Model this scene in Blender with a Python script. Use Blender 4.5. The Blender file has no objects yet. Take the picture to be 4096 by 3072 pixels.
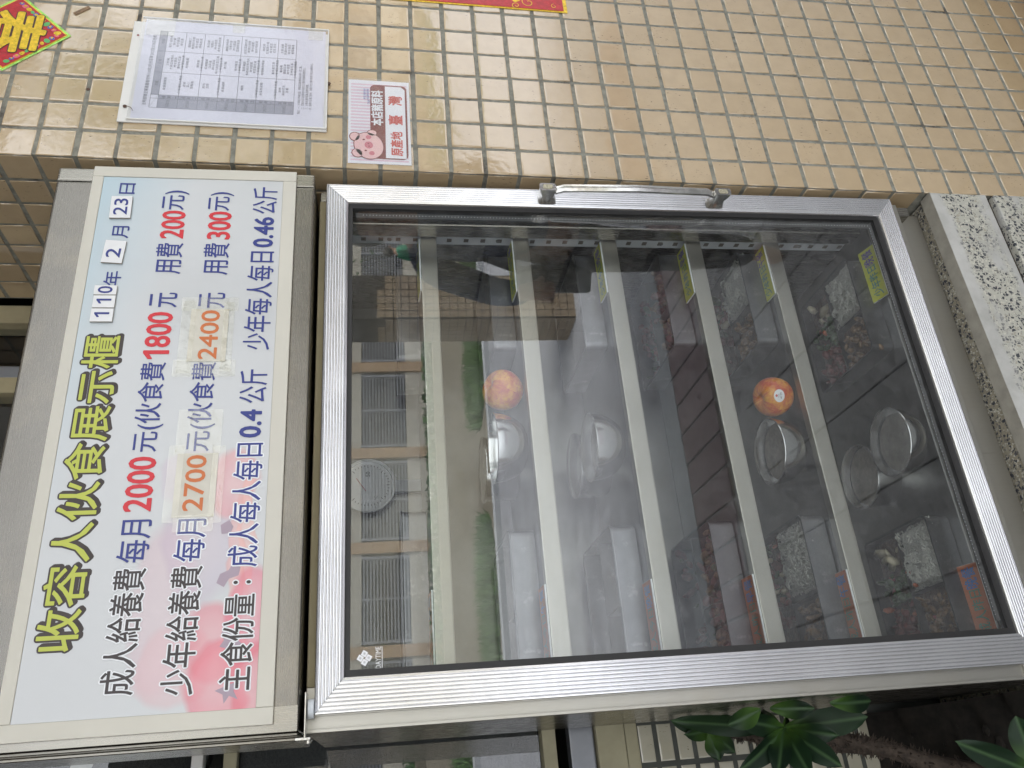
import bpy, bmesh, math, random
from mathutils import Vector, Matrix, Euler, noise
random.seed(7)
scene = bpy.context.scene
COL = scene.collection
rad = math.radians

# ------------------------------------------------------------------ camera, sky, sun, exposure
cam_data = bpy.data.cameras.new('camera'); cam = bpy.data.objects.new('camera', cam_data); COL.objects.link(cam)
r_ = Vector((0.88717222, -0.46143234, -0.0023786)); u_ = Vector((0.08247745, 0.15349921, 0.9847007)); f_ = Vector((0.45400763, 0.87379528, -0.174238))
C0 = Vector((0.13782, -1.16298, 1.57379))
# the photographer held the camera turned a quarter: picture right = downwards, picture up = towards the pillar
X_, Y_, Z_ = -u_, r_, -f_
cam.matrix_world = Matrix(((X_.x, Y_.x, Z_.x, C0.x), (X_.y, Y_.y, Z_.y, C0.y), (X_.z, Y_.z, Z_.z, C0.z), (0, 0, 0, 1)))
cam_data.sensor_width = 36.0; cam_data.lens = 36.0*3291.5/4096; cam_data.clip_start = 0.02; cam_data.clip_end = 400
scene.camera = cam
world = bpy.data.worlds.new('World'); scene.world = world; world.use_nodes = True
wn = world.node_tree; wn.nodes.clear()
sky = wn.nodes.new('ShaderNodeTexSky'); sky.sky_type = 'NISHITA'; sky.sun_disc = False
sky.sun_elevation = rad(68); sky.sun_rotation = rad(20); sky.dust_density = 4.0; sky.air_density = 1.2
hs = wn.nodes.new('ShaderNodeHueSaturation'); hs.inputs['Saturation'].default_value = 0.16
bg = wn.nodes.new('ShaderNodeBackground'); bg.inputs['Strength'].default_value = 0.15
wo = wn.nodes.new('ShaderNodeOutputWorld')
wn.links.new(sky.outputs[0], hs.inputs['Color']); wn.links.new(hs.outputs[0], bg.inputs[0]); wn.links.new(bg.outputs[0], wo.inputs[0])
sun_d = bpy.data.lights.new('sun', 'SUN'); sun_d.energy = 2.6; sun_d.angle = rad(25); sun_d.color = (1.0, 0.965, 0.91)
sun = bpy.data.objects.new('sun', sun_d); COL.objects.link(sun)
saz, sel = rad(20), rad(68)
sdir = Vector((math.sin(saz)*math.cos(sel), math.cos(saz)*math.cos(sel), math.sin(sel)))
sun.rotation_euler = (-sdir).to_track_quat('-Z', 'Y').to_euler(); sun.location = sdir*30
scene.view_settings.view_transform = 'Standard'; scene.view_settings.look = 'None'
scene.view_settings.gamma = 1.0; scene.view_settings.use_curve_mapping = False
scene.view_settings.exposure = 2.14
scene.cycles.max_bounces = 10; scene.cycles.transparent_max_bounces = 16; scene.cycles.glossy_bounces = 5
scene.cycles.sample_clamp_indirect = 6.0

# ------------------------------------------------------------------ materials
def newmat(name):
    m = bpy.data.materials.new(name); m.use_nodes = True
    nt = m.node_tree; return m, nt, nt.nodes['Principled BSDF'], nt.nodes['Material Output']
def tex_coord(nt, scale=(1, 1, 1), kind='Object'):
    tc = nt.nodes.new('ShaderNodeTexCoord'); mp = nt.nodes.new('ShaderNodeMapping'); mp.inputs['Scale'].default_value = scale
    nt.links.new(tc.outputs[kind], mp.inputs[0]); return mp.outputs[0]
def noise_node(nt, vec, scale, detail=4, rough=0.6):
    n = nt.nodes.new('ShaderNodeTexNoise'); n.inputs['Scale'].default_value = scale; n.inputs['Detail'].default_value = detail
    n.inputs['Roughness'].default_value = rough; nt.links.new(vec, n.inputs['Vector']); return n.outputs['Fac']
def ramp(nt, fac, stops, interp='LINEAR'):
    r = nt.nodes.new('ShaderNodeValToRGB'); r.color_ramp.interpolation = interp
    e = r.color_ramp.elements
    while len(e) < len(stops): e.new(0.5)
    for k, (p, c) in enumerate(stops):
        e[k].position = p; e[k].color = (c, c, c, 1) if isinstance(c, (int, float)) else (*c, 1)
    nt.links.new(fac, r.inputs[0]); return r.outputs[0]
def mix(nt, fac, a, b, mode='MIX'):
    n = nt.nodes.new('ShaderNodeMix'); n.data_type = 'RGBA'; n.blend_type = mode
    for sock, v in ((n.inputs[0], fac), (n.inputs[6], a), (n.inputs[7], b)):
        if isinstance(v, (int, float)): sock.default_value = v
        elif isinstance(v, tuple): sock.default_value = (*v, 1)
        else: nt.links.new(v, sock)
    return n.outputs[2]
def bump(nt, p, h, strength, dist=0.001):
    b = nt.nodes.new('ShaderNodeBump'); b.inputs['Strength'].default_value = strength; b.inputs['Distance'].default_value = dist
    nt.links.new(h, b.inputs['Height']); nt.links.new(b.outputs[0], p.inputs['Normal']); return b
def simple(name, col, rough=0.6, metal=0.0, var=0.12, scale=20, bmp=0.0, bscale=200, spec=None, stretch=(1, 1, 1), bdist=0.001, dirt=None):
    m, nt, p, o = newmat(name)
    v = tex_coord(nt, stretch)
    n = noise_node(nt, v, scale)
    c2 = tuple(max(0, c*(1-var)) for c in col); c1 = tuple(min(1, c*(1+var*0.6)) for c in col)
    colr = ramp(nt, n, [(0.3, c2), (0.7, c1)])
    if dirt:
        dcol, dscale, lo, hi = dirt
        colr = mix(nt, ramp(nt, noise_node(nt, v, dscale, 8, 0.7), [(lo, 0.0), (hi, 1.0)]), colr, dcol)
    nt.links.new(colr, p.inputs['Base Color'])
    p.inputs['Roughness'].default_value = rough; p.inputs['Metallic'].default_value = metal
    if spec is not None: p.inputs['Specular IOR Level'].default_value = spec
    if bmp: bump(nt, p, noise_node(nt, v, bscale, 3), bmp, bdist)
    return m
def flat(name, col, rough=0.35):
    m, nt, p, o = newmat(name); p.inputs['Base Color'].default_value = (*col, 1); p.inputs['Roughness'].default_value = rough; return m
def brushed(name, col, rough, stretch, amt=0.25, stain=0.35):
    m, nt, p, o = newmat(name)
    v = tex_coord(nt, stretch); n = noise_node(nt, v, 30, 6)
    v2 = tex_coord(nt, (1, 1, 1)); s = noise_node(nt, v2, 9, 6, 0.65)
    base = mix(nt, ramp(nt, n, [(0.3, 0.0), (0.7, 1.0)]), tuple(c*0.93 for c in col), col)
    base = mix(nt, ramp(nt, s, [(0.5, 0.0), (0.8, stain)]), base, (0.42, 0.36, 0.26))
    nt.links.new(base, p.inputs['Base Color']); p.inputs['Metallic'].default_value = 1.0
    nt.links.new(ramp(nt, n, [(0.3, rough-amt*0.4), (0.7, rough+amt*0.4)]), p.inputs['Roughness'])
    ad = nt.nodes.new('ShaderNodeMath'); ad.operation = 'MULTIPLY_ADD'; ad.inputs[1].default_value = 75.0
    nt.links.new(noise_node(nt, v2, 5, 2, 0.4), ad.inputs[0]); nt.links.new(n, ad.inputs[2])
    bump(nt, p, ad.outputs[0], 0.10, 0.0004)
    return m
def pane_mat(name, f0, tint=(0.93, 0.95, 0.94), rough=0.0, haze=0.0, wavy=0.0, dusty=False):
    # see-through pane: transparent and mirror mixed by the angle of view, the same from either face
    m, nt, p, o = newmat(name); nt.nodes.remove(p)
    geo = nt.nodes.new('ShaderNodeNewGeometry')
    dot = nt.nodes.new('ShaderNodeVectorMath'); dot.operation = 'DOT_PRODUCT'
    nt.links.new(geo.outputs['Normal'], dot.inputs[0]); nt.links.new(geo.outputs['Incoming'], dot.inputs[1])
    def mth(op, a, b=None):
        k = nt.nodes.new('ShaderNodeMath'); k.operation = op
        for i, x in enumerate((a, b)):
            if x is None: continue
            if isinstance(x, (int, float)): k.inputs[i].default_value = x
            else: nt.links.new(x, k.inputs[i])
        return k.outputs[0]
    c = mth('ABSOLUTE', dot.outputs['Value']); g = mth('POWER', mth('SUBTRACT', 1.0, c), 5.0)
    fac = mth('ADD', mth('MULTIPLY', g, 1-f0), f0)
    tr = nt.nodes.new('ShaderNodeBsdfTransparent'); tr.inputs[0].default_value = (*tint, 1)
    gl = nt.nodes.new('ShaderNodeBsdfGlossy'); gl.inputs['Color'].default_value = (1, 1, 1, 1); gl.inputs['Roughness'].default_value = rough
    if wavy:
        v = tex_coord(nt); b = nt.nodes.new('ShaderNodeBump'); b.inputs['Strength'].default_value = wavy; b.inputs['Distance'].default_value = 0.002
        nt.links.new(noise_node(nt, v, 55, 3), b.inputs['Height']); nt.links.new(b.outputs[0], gl.inputs['Normal'])
    mx = nt.nodes.new('ShaderNodeMixShader'); nt.links.new(fac, mx.inputs[0]); nt.links.new(tr.outputs[0], mx.inputs[1]); nt.links.new(gl.outputs[0], mx.inputs[2])
    out = mx.outputs[0]
    if haze:
        df = nt.nodes.new('ShaderNodeBsdfDiffuse'); df.inputs[0].default_value = (0.8, 0.8, 0.8, 1)
        m2 = nt.nodes.new('ShaderNodeMixShader'); m2.inputs[0].default_value = haze
        if dusty:
            vv = tex_coord(nt, (1, 1, 0.35)); dd = mth('MULTIPLY', noise_node(nt, vv, 5, 7, 0.7), noise_node(nt, tex_coord(nt, (1, 1, 1)), 60, 4, 0.6))
            nt.links.new(ramp(nt, dd, [(0.18, haze*0.3), (0.42, haze*2.6)]), m2.inputs[0])
        nt.links.new(out, m2.inputs[1]); nt.links.new(df.outputs[0], m2.inputs[2]); out = m2.outputs[0]
    nt.links.new(out, o.inputs[0]); return m

M = {}
def tile_mat(name, c_lo, c_hi, rough, marks):
    m, nt, p, o = newmat(name)
    oi = nt.nodes.new('ShaderNodeObjectInfo'); tc = nt.nodes.new('ShaderNodeTexCoord')
    add = nt.nodes.new('ShaderNodeVectorMath'); add.operation = 'ADD'
    sc = nt.nodes.new('ShaderNodeVectorMath'); sc.operation = 'SCALE'; sc.inputs['Scale'].default_value = 37.0
    comb = nt.nodes.new('ShaderNodeCombineXYZ')
    for i in range(3): nt.links.new(oi.outputs['Random'], comb.inputs[i])
    nt.links.new(comb.outputs[0], sc.inputs[0]); nt.links.new(tc.outputs['Object'], add.inputs[0]); nt.links.new(sc.outputs[0], add.inputs[1])
    v = add.outputs[0]
    base = mix(nt, ramp(nt, oi.outputs['Random'], [(0.0, 0.0), (1.0, 1.0)]), c_lo, c_hi)
    base = mix(nt, ramp(nt, noise_node(nt, v, 30, 4), [(0.4, 0.0), (0.75, 0.35)]), base, tuple(c*0.8 for c in c_lo))
    st = nt.nodes.new('ShaderNodeVectorMath'); st.operation = 'MULTIPLY'; st.inputs[1].default_value = (1.8, 1, 0.55)
    nt.links.new(v, st.inputs[0])
    mk = ramp(nt, noise_node(nt, st.outputs[0], 260, 3, 0.55), [(marks, 0.0), (marks+0.03, 1.0)])
    gate = ramp(nt, noise_node(nt, v, 18, 2), [(0.5, 0.0), (0.6, 1.0)])
    mm = nt.nodes.new('ShaderNodeMath'); mm.operation = 'MULTIPLY'; nt.links.new(mk, mm.inputs[0]); nt.links.new(gate, mm.inputs[1])
    base = mix(nt, mm.outputs[0], base, (0.12, 0.09, 0.06))
    nt.links.new(base, p.inputs['Base Color'])
    nt.links.new(ramp(nt, noise_node(nt, v, 60, 4), [(0.3, rough*0.7), (0.8, rough*1.8)]), p.inputs['Roughness'])
    p.inputs['Specular IOR Level'].default_value = 1.0; p.inputs['Coat Weight'].default_value = 0.8; p.inputs['Coat Roughness'].default_value = 0.04
    nb = nt.nodes.new('ShaderNodeMath'); nb.operation = 'ADD'
    nt.links.new(noise_node(nt, v, 26, 2, 0.4), nb.inputs[0]); nt.links.new(noise_node(nt, v, 85, 2, 0.4), nb.inputs[1])
    bump(nt, p, nb.outputs[0], 0.13, 0.0022)
    return m
M['tile'] = tile_mat('glazed_cream_tile', (0.475, 0.355, 0.212), (0.52, 0.395, 0.245), 0.05, 0.66)
M['grout'] = simple('tile_grout', (0.24, 0.235, 0.195), 0.9, var=0.35, scale=60, bmp=0.8, bscale=300, dirt=((0.07, 0.06, 0.05), 9, 0.56, 0.68))
M['alu'] = simple('door_aluminium', (0.84, 0.84, 0.85), 0.25, 1.0, 0.08, 9, dirt=((0.30, 0.24, 0.15), 75, 0.74, 0.79))
M['steel'] = brushed('brushed_steel', (0.215, 0.203, 0.182), 0.27, (1, 40, 40), 0.05, 0.25)
M['steel_v'] = brushed('brushed_steel_upright', (0.31, 0.295, 0.26), 0.27, (40, 40, 1), 0.05, 0.25)
M['steel_in'] = simple('inner_steel', (0.27, 0.27, 0.26), 0.36, 1.0, 0.10, 14)
M['lip'] = brushed('shelf_steel', (0.52, 0.505, 0.45), 0.42, (1, 50, 50), 0.15, 0.12)
M['traysteel'] = simple('lunch_box_steel', (0.21, 0.215, 0.225), 0.33, 1.0, 0.15, 22, dirt=((0.34, 0.34, 0.34), 30, 0.58, 0.70))
M['bowlsteel'] = brushed('bowl_steel', (0.60, 0.60, 0.59), 0.16, (1, 1, 40), 0.1, 0.05)
M['chrome'] = simple('worn_chrome', (0.62, 0.61, 0.58), 0.22, 1.0, 0.25, 60, 0.3, 120)
M['chrome_pit'] = simple('pitted_plating', (0.50, 0.46, 0.34), 0.55, 0.7, 0.5, 300, 1.0, 400)
M['gasket'] = simple('black_rubber', (0.018, 0.017, 0.017), 0.55, var=0.2)
M['glass'] = pane_mat("door_glass", 0.10, (0.84, 0.86, 0.85), haze=0.018, dusty=True)
M['winglass'] = pane_mat('window_glass', 0.09, (0.8, 0.83, 0.84))
M['film'] = pane_mat('cling_film', 0.07, (0.96, 0.96, 0.96), 0.10, 0.015, 1.0)
M['frost'] = pane_mat('frosted_film', 0.10, (0.75, 0.75, 0.75), 0.25, 0.12, 1.0)
M['acrylic'] = pane_mat('acrylic_cover', 0.05, (0.97, 0.97, 0.98), 0.03, 0.02, 0.2)
M['tape'] = pane_mat('clear_tape', 0.05, (0.985, 0.982, 0.965), 0.12, 0.009, 0.8)
M['cream_trim'] = simple('cream_vinyl_trim', (0.60, 0.575, 0.50), 0.42, var=0.05, scale=6, dirt=((0.25, 0.22, 0.17), 130, 0.80, 0.83))
M['navy'] = flat('navy_print', (0.022, 0.035, 0.22)); M['red'] = flat('red_print', (0.62, 0.018, 0.03)); M['ink'] = flat('dark_print', (0.035, 0.025, 0.025))
M['orange'] = flat('orange_print', (0.58, 0.15, 0.035)); M['titleyellow'] = flat('yellow_green_print', (0.49, 0.53, 0.075)); M['brownink'] = flat('brown_black_print', (0.04, 0.026, 0.022))
M['whiteink'] = flat('white_print', (0.80, 0.81, 0.83)); M['plate'] = simple('white_number_plate', (0.76, 0.76, 0.76), 0.3, var=0.04)
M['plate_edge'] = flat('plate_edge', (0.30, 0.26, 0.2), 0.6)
M['oldpaper'] = simple('yellowed_sticker', (0.60, 0.57, 0.49), 0.4, var=0.08, scale=60)
M['paper'] = simple('white_paper', (0.70, 0.70, 0.78), 0.45, var=0.03, scale=8)
M['board'] = simple('white_board', (0.72, 0.71, 0.68), 0.4, var=0.04)
M['greyprint'] = flat('grey_print', (0.33, 0.33, 0.40)); M['greytext'] = flat('grey_text_print', (0.16, 0.16, 0.20)); M['palegrey'] = flat('pale_grey_print', (0.22, 0.22, 0.27))
M['maroon'] = flat('maroon_print', (0.20, 0.022, 0.022)); M['pink'] = flat('pink_print', (0.80, 0.52, 0.50)); M['dpink'] = flat('rose_print', (0.62, 0.19, 0.23)); M['stripe'] = flat('pale_pink_print', (0.74, 0.55, 0.62))
M['brightred'] = flat('brick_red_print', (0.58, 0.07, 0.06)); M['blueprint'] = flat('blue_print', (0.05, 0.12, 0.4))
M['foil_red'] = simple('red_foil_paper', (0.48, 0.015, 0.025), 0.32, 0.1, 0.25, 120, 0.5, 400)
M['foil_gold'] = simple('gold_foil', (0.80, 0.55, 0.04), 0.28, 0.5, 0.35, 160, 0.7, 500)
M['foil_green'] = simple('holographic_green_foil', (0.42, 0.85, 0.16), 0.25, 0.4, 0.5, 90, 0.6, 300)
M['foil_dark'] = flat('dark_outline', (0.05, 0.02, 0.02)); M['foil_pink'] = flat('pink_foil', (0.7, 0.12, 0.2)); M['foil_blue'] = flat('blue_foil', (0.08, 0.12, 0.4)); M['foil_leaf'] = flat('green_foil_leaf', (0.1, 0.42, 0.12))
M['nail'] = simple('rusty_nail', (0.12, 0.07, 0.05), 0.6, 0.5)
M['cream_paint'] = simple('cream_painted_concrete', (0.40, 0.37, 0.25), 0.75, var=0.15, scale=12, bmp=0.5, bscale=90, dirt=((0.16, 0.14, 0.10), 40, 0.72, 0.8))
M['cream_dark'] = simple('cream_painted_beam', (0.36, 0.31, 0.19), 0.75, var=0.15, scale=12, bmp=0.4, bscale=90)
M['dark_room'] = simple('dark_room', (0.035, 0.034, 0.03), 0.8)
M['mesh'] = simple('insect_screen', (0.05, 0.05, 0.048), 0.6, 0.0, 0.5, 380, 0.8, 500)
M['winframe'] = simple('grey_window_frame', (0.24, 0.25, 0.27), 0.35, 0.6, 0.1)
M['black'] = simple('black_frame', (0.015, 0.015, 0.015), 0.3)
M['labely'] = simple('yellow_label', (0.46, 0.48, 0.02), 0.4, var=0.06); M['labelo'] = simple('orange_label', (0.38, 0.13, 0.06), 0.4, var=0.06)
M['labelw'] = flat('label_core', (0.82, 0.85, 0.84)); M['teal'] = flat('teal_print', (0.015, 0.17, 0.17)); M['skyblue'] = flat('sky_blue_print', (0.04, 0.15, 0.38)); M['mint'] = flat('mint_print', (0.07, 0.20, 0.15)); M['violet'] = flat('violet_print', (0.06, 0.03, 0.25))
M['rail'] = simple('white_shelf_standard', (0.62, 0.64, 0.67), 0.45, var=0.04); M['hole'] = flat('hole_shadow', (0.12, 0.10, 0.08), 0.8)
M['darkalu'] = simple('dark_spacer_metal', (0.10, 0.10, 0.10), 0.5, 0.5)
M['stalkprint'] = flat('printed_stalk_grey', (0.38, 0.30, 0.36))
M['blockerwall'] = simple('brown_blocker_wall', (0.16, 0.12, 0.085), 0.8)
M['sauce'] = simple('stew_sauce', (0.13, 0.075, 0.05), 0.35, var=0.6, scale=110, bmp=1.0, bscale=160, bdist=0.004)
M['poster'] = simple('purple_poster', (0.15, 0.13, 0.19), 0.6, var=0.5, scale=120, stretch=(1, 1, 6))
M['steel_light'] = brushed('pale_steel', (0.47, 0.455, 0.41), 0.42, (40, 40, 1), 0.04, 0.30)
M['darkgrout'] = simple('dark_grout', (0.085, 0.09, 0.08), 0.9, var=0.3)
M['nylon'] = simple('white_nylon', (0.66, 0.69, 0.72), 0.5)
M['rice'] = simple('cooked_rice', (0.52, 0.52, 0.47), 0.5, var=0.1, scale=200)
M['meat'] = simple('braised_meat', (0.20, 0.055, 0.05), 0.35, var=0.5, scale=120, bmp=0.6)
M['stew'] = simple('brown_stew', (0.22, 0.13, 0.06), 0.35, var=0.5, scale=150, bmp=0.6)
M['greens'] = simple('boiled_greens', (0.05, 0.11, 0.03), 0.35, var=0.5, scale=100)
M['carrot'] = simple('carrot_piece', (0.40, 0.12, 0.06), 0.4); M['egg'] = simple('egg_slice', (0.46, 0.41, 0.29), 0.45, var=0.15, scale=60)
M['soup'] = simple('cloudy_soup', (0.30, 0.27, 0.22), 0.15, var=0.3, scale=80, bmp=0.5, bscale=150)
M['stem'] = simple('thorny_stem', (0.065, 0.048, 0.036), 0.85, var=0.6, scale=90, bmp=1.0, bscale=150)
M['soil'] = simple('dark_soil', (0.016, 0.013, 0.010), 0.95, var=0.6, scale=50, bmp=1.0, bscale=60)
M['brown_tile'] = simple('brown_floor_tile', (0.27, 0.12, 0.07), 0.5)
# apple
def apple_mat():
    m, nt, p, o = newmat('striped_apple_skin')
    tc = nt.nodes.new('ShaderNodeTexCoord'); sep = nt.nodes.new('ShaderNodeSeparateXYZ'); nt.links.new(tc.outputs['Object'], sep.inputs[0])
    at = nt.nodes.new('ShaderNodeMath'); at.operation = 'ARCTAN2'; nt.links.new(sep.outputs[1], at.inputs[0]); nt.links.new(sep.outputs[0], at.inputs[1])
    cb = nt.nodes.new('ShaderNodeCombineXYZ'); nt.links.new(at.outputs[0], cb.inputs[0])
    k = nt.nodes.new('ShaderNodeMath'); k.operation = 'MULTIPLY'; k.inputs[1].default_value = 30.0; nt.links.new(sep.outputs[2], k.inputs[0]); nt.links.new(k.outputs[0], cb.inputs[1])
    v = cb.outputs[0]
    streak = ramp(nt, noise_node(nt, v, 7, 8, 0.85), [(0.40, 0.0), (0.64, 1.0)])
    big = ramp(nt, noise_node(nt, v, 1.1, 2), [(0.42, 0.0), (0.60, 1.0)])
    c = mix(nt, streak, (0.84, 0.47, 0.05), (0.60, 0.10, 0.03)); c = mix(nt, big, c, mix(nt, streak, (0.62, 0.13, 0.03), (0.42, 0.02, 0.018)))
    nt.links.new(c, p.inputs['Base Color']); p.inputs['Roughness'].default_value = 0.28
    return m
M['apple'] = apple_mat()
def leaf_mat():
    m, nt, p, o = newmat('broad_leaf')
    tc = nt.nodes.new('ShaderNodeTexCoord'); sep = nt.nodes.new('ShaderNodeSeparateXYZ'); nt.links.new(tc.outputs['Object'], sep.inputs[0])
    ab = nt.nodes.new('ShaderNodeMath'); ab.operation = 'ABSOLUTE'; nt.links.new(sep.outputs[0], ab.inputs[0])
    mid = ramp(nt, ab.outputs[0], [(0.0008, 1.0), (0.0022, 0.0)])
    v = tex_coord(nt, (1, 1, 1)); n = noise_node(nt, v, 30)
    oi = nt.nodes.new('ShaderNodeObjectInfo')
    c = mix(nt, oi.outputs['Random'], (0.005, 0.016, 0.008), (0.009, 0.029, 0.009))
    c = mix(nt, ramp(nt, n, [(0.35, 0.0), (0.75, 0.4)]), c, (0.012, 0.03, 0.01))
    base = ramp(nt, sep.outputs[1], [(0.005, 1.0), (0.045, 0.0)])
    c = mix(nt, base, c, (0.06, 0.13, 0.02))
    c = mix(nt, mid, c, (0.045, 0.09, 0.035))
    nt.links.new(c, p.inputs['Base Color']); p.inputs['Roughness'].default_value = 0.5; p.inputs['Specular IOR Level'].default_value = 0.3; return m
M['leaf'] = leaf_mat()
def terrazzo(name, paint, lo, edges=False):
    m, nt, p, o = newmat(name)
    v = tex_coord(nt)
    wv = nt.nodes.new('ShaderNodeVectorMath'); wv.operation = 'ADD'
    nz = nt.nodes.new('ShaderNodeTexNoise'); nz.inputs['Scale'].default_value = 150; nt.links.new(v, nz.inputs['Vector'])
    s1 = nt.nodes.new('ShaderNodeVectorMath'); s1.operation = 'SCALE'; s1.inputs['Scale'].default_value = 0.007; nt.links.new(nz.outputs['Color'], s1.inputs[0])
    nt.links.new(v, wv.inputs[0]); nt.links.new(s1.outputs[0], wv.inputs[1])
    def cells(scale, thr):
        ve = nt.nodes.new('ShaderNodeTexVoronoi'); ve.feature = 'DISTANCE_TO_EDGE'; ve.inputs['Scale'].default_value = scale
        vc = nt.nodes.new('ShaderNodeTexVoronoi'); vc.inputs['Scale'].default_value = scale
        nt.links.new(wv.outputs[0], ve.inputs['Vector']); nt.links.new(wv.outputs[0], vc.inputs['Vector'])
        sp = nt.nodes.new('ShaderNodeSeparateColor'); nt.links.new(vc.outputs['Color'], sp.inputs[0])
        e_ = ramp(nt, ve.outputs['Distance'], [(0.10, 0.0), (0.15, 1.0)])
        s_ = ramp(nt, sp.outputs[0], [(thr, 0.0), (thr+0.01, 1.0)])
        k_ = nt.nodes.new('ShaderNodeMath'); k_.operation = 'MULTIPLY'; nt.links.new(e_, k_.inputs[0]); nt.links.new(s_, k_.inputs[1])
        return k_.outputs[0], sp.outputs[1]
    ch1, cr1 = cells(150, 0.55); ch2, cr2 = cells(260, 0.45)
    paint2 = mix(nt, ch2, paint, mix(nt, ramp(nt, cr2, [(0.45, 0.0), (0.5, 1.0)]), (0.10, 0.10, 0.11), (0.56, 0.54, 0.46)))
    chip = ch1; chipc = mix(nt, ramp(nt, cr1, [(0.72, 0.0), (0.74, 1.0)]), (0.045, 0.048, 0.058), (0.36, 0.34, 0.28)); paint = paint2
    c = mix(nt, chip, paint, chipc)
    # coat of whitewash left in streaks
    sv = tex_coord(nt, (0.5, 1, 1.4)); cover = ramp(nt, noise_node(nt, sv, 9, 5, 0.6), [(lo, 0.0), (lo+0.08, 1.0)])
    if edges:
        so = nt.nodes.new('ShaderNodeSeparateXYZ'); nt.links.new(v, so.inputs[0])
        wob = nt.nodes.new('ShaderNodeMath'); wob.operation = 'MULTIPLY_ADD'; wob.inputs[1].default_value = 0.03
        nt.links.new(noise_node(nt, v, 30, 4), wob.inputs[0]); nt.links.new(so.outputs[2], wob.inputs[2])
        em = ramp(nt, wob.outputs[0], [(0.352, 1.0), (0.362, 0.0), (0.437, 0.0), (0.447, 1.0)])
        mxx = nt.nodes.new('ShaderNodeMath'); mxx.operation = 'MAXIMUM'; nt.links.new(em, mxx.inputs[0]); nt.links.new(cover, mxx.inputs[1]); cover = mxx.outputs[0]
    c = mix(nt, cover, c, mix(nt, ramp(nt, noise_node(nt, v, 15, 5), [(0.35, 0.0), (0.7, 1.0)]), (0.38, 0.375, 0.35), (0.52, 0.515, 0.49)))
    c = mix(nt, ramp(nt, noise_node(nt, v, 25, 8, 0.75), [(0.60, 0.0), (0.78, 0.8)]), c, (0.16, 0.13, 0.08))
    nt.links.new(c, p.inputs['Base Color']); p.inputs['Roughness'].default_value = 0.7
    bump(nt, p, noise_node(nt, v, 160, 4), 0.5, 0.0012); return m
M['terrazzo'] = terrazzo('whitewashed_terrazzo', (0.44, 0.43, 0.37), 0.54, True)
M['terrazzo_low'] = terrazzo('lower_terrazzo', (0.44, 0.43, 0.37), 0.50)
M['terrazzo_raw'] = terrazzo('stained_terrazzo', (0.30, 0.27, 0.20), 0.72)
M['terrazzo_smooth'] = simple('smooth_grey_terrazzo', (0.34, 0.32, 0.27), 0.7, var=0.2, scale=30, bmp=0.3, dirt=((0.07, 0.07, 0.065), 190, 0.66, 0.70))
M['crack'] = simple('black_crack_dirt', (0.045, 0.03, 0.02), 0.9, var=0.6, scale=60, bmp=1.0)
# setting behind the camera
M['pave'] = simple('grey_paver', (0.40, 0.405, 0.41), 0.75, var=0.3, scale=90, bmp=0.3, bscale=150)
M['pave_red'] = simple('red_paver', (0.21, 0.145, 0.155), 0.75, var=0.25, scale=40)
M['kerb'] = simple('pale_kerb', (0.36, 0.385, 0.41), 0.7, var=0.15)
M['road'] = simple('cracked_concrete', (0.29, 0.305, 0.335), 0.8, var=0.2, scale=3, bmp=0.3, dirt=((0.2, 0.19, 0.2), 4, 0.55, 0.75))
M['dirt'] = simple('dry_ground', (0.15, 0.135, 0.10), 0.95, var=0.3, scale=3)
M['ground'] = simple('ground_concrete', (0.05, 0.05, 0.05), 0.9, var=0.2, scale=2)
M['grass'] = simple('grass_blades', (0.08, 0.18, 0.04), 0.7, var=0.4, scale=3)
M['hedge'] = simple('hedge_leaves', (0.03, 0.10, 0.015), 0.7, var=0.4, scale=8)
M['wall'] = simple('cream_facade', (0.48, 0.465, 0.41), 0.8, var=0.1, scale=2)
M['pilaster'] = simple('tan_pilaster', (0.42, 0.30, 0.19), 0.8, var=0.1)
M['louvre'] = simple('louvre_grey', (0.26, 0.28, 0.32), 0.6); M['louvre_dark'] = simple('louvre_gap', (0.02, 0.02, 0.03), 0.6)
M['coltile'] = simple('column_tile', (0.32, 0.25, 0.17), 0.5, var=0.12); M['colgrout'] = simple('column_grout', (0.04, 0.035, 0.03), 0.9)
M['skin'] = simple('skin', (0.45, 0.26, 0.18), 0.5, var=0.05); M['hair'] = simple('black_hair', (0.012, 0.011, 0.01), 0.5)
M['denim'] = simple('blue_grey_jacket', (0.10, 0.13, 0.20), 0.8, var=0.3, scale=12); M['trouser'] = simple('black_trousers', (0.012, 0.012, 0.014), 0.8)
M['greenshirt'] = simple('green_shirt', (0.02, 0.22, 0.12), 0.8); M['bark'] = simple('bark', (0.10, 0.08, 0.06), 0.9)
M['ceiling'] = simple('eave_paint', (0.42, 0.40, 0.35), 0.8)
M['screw'] = simple('dark_screw', (0.2, 0.19, 0.18), 0.4, 0.8)

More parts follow.
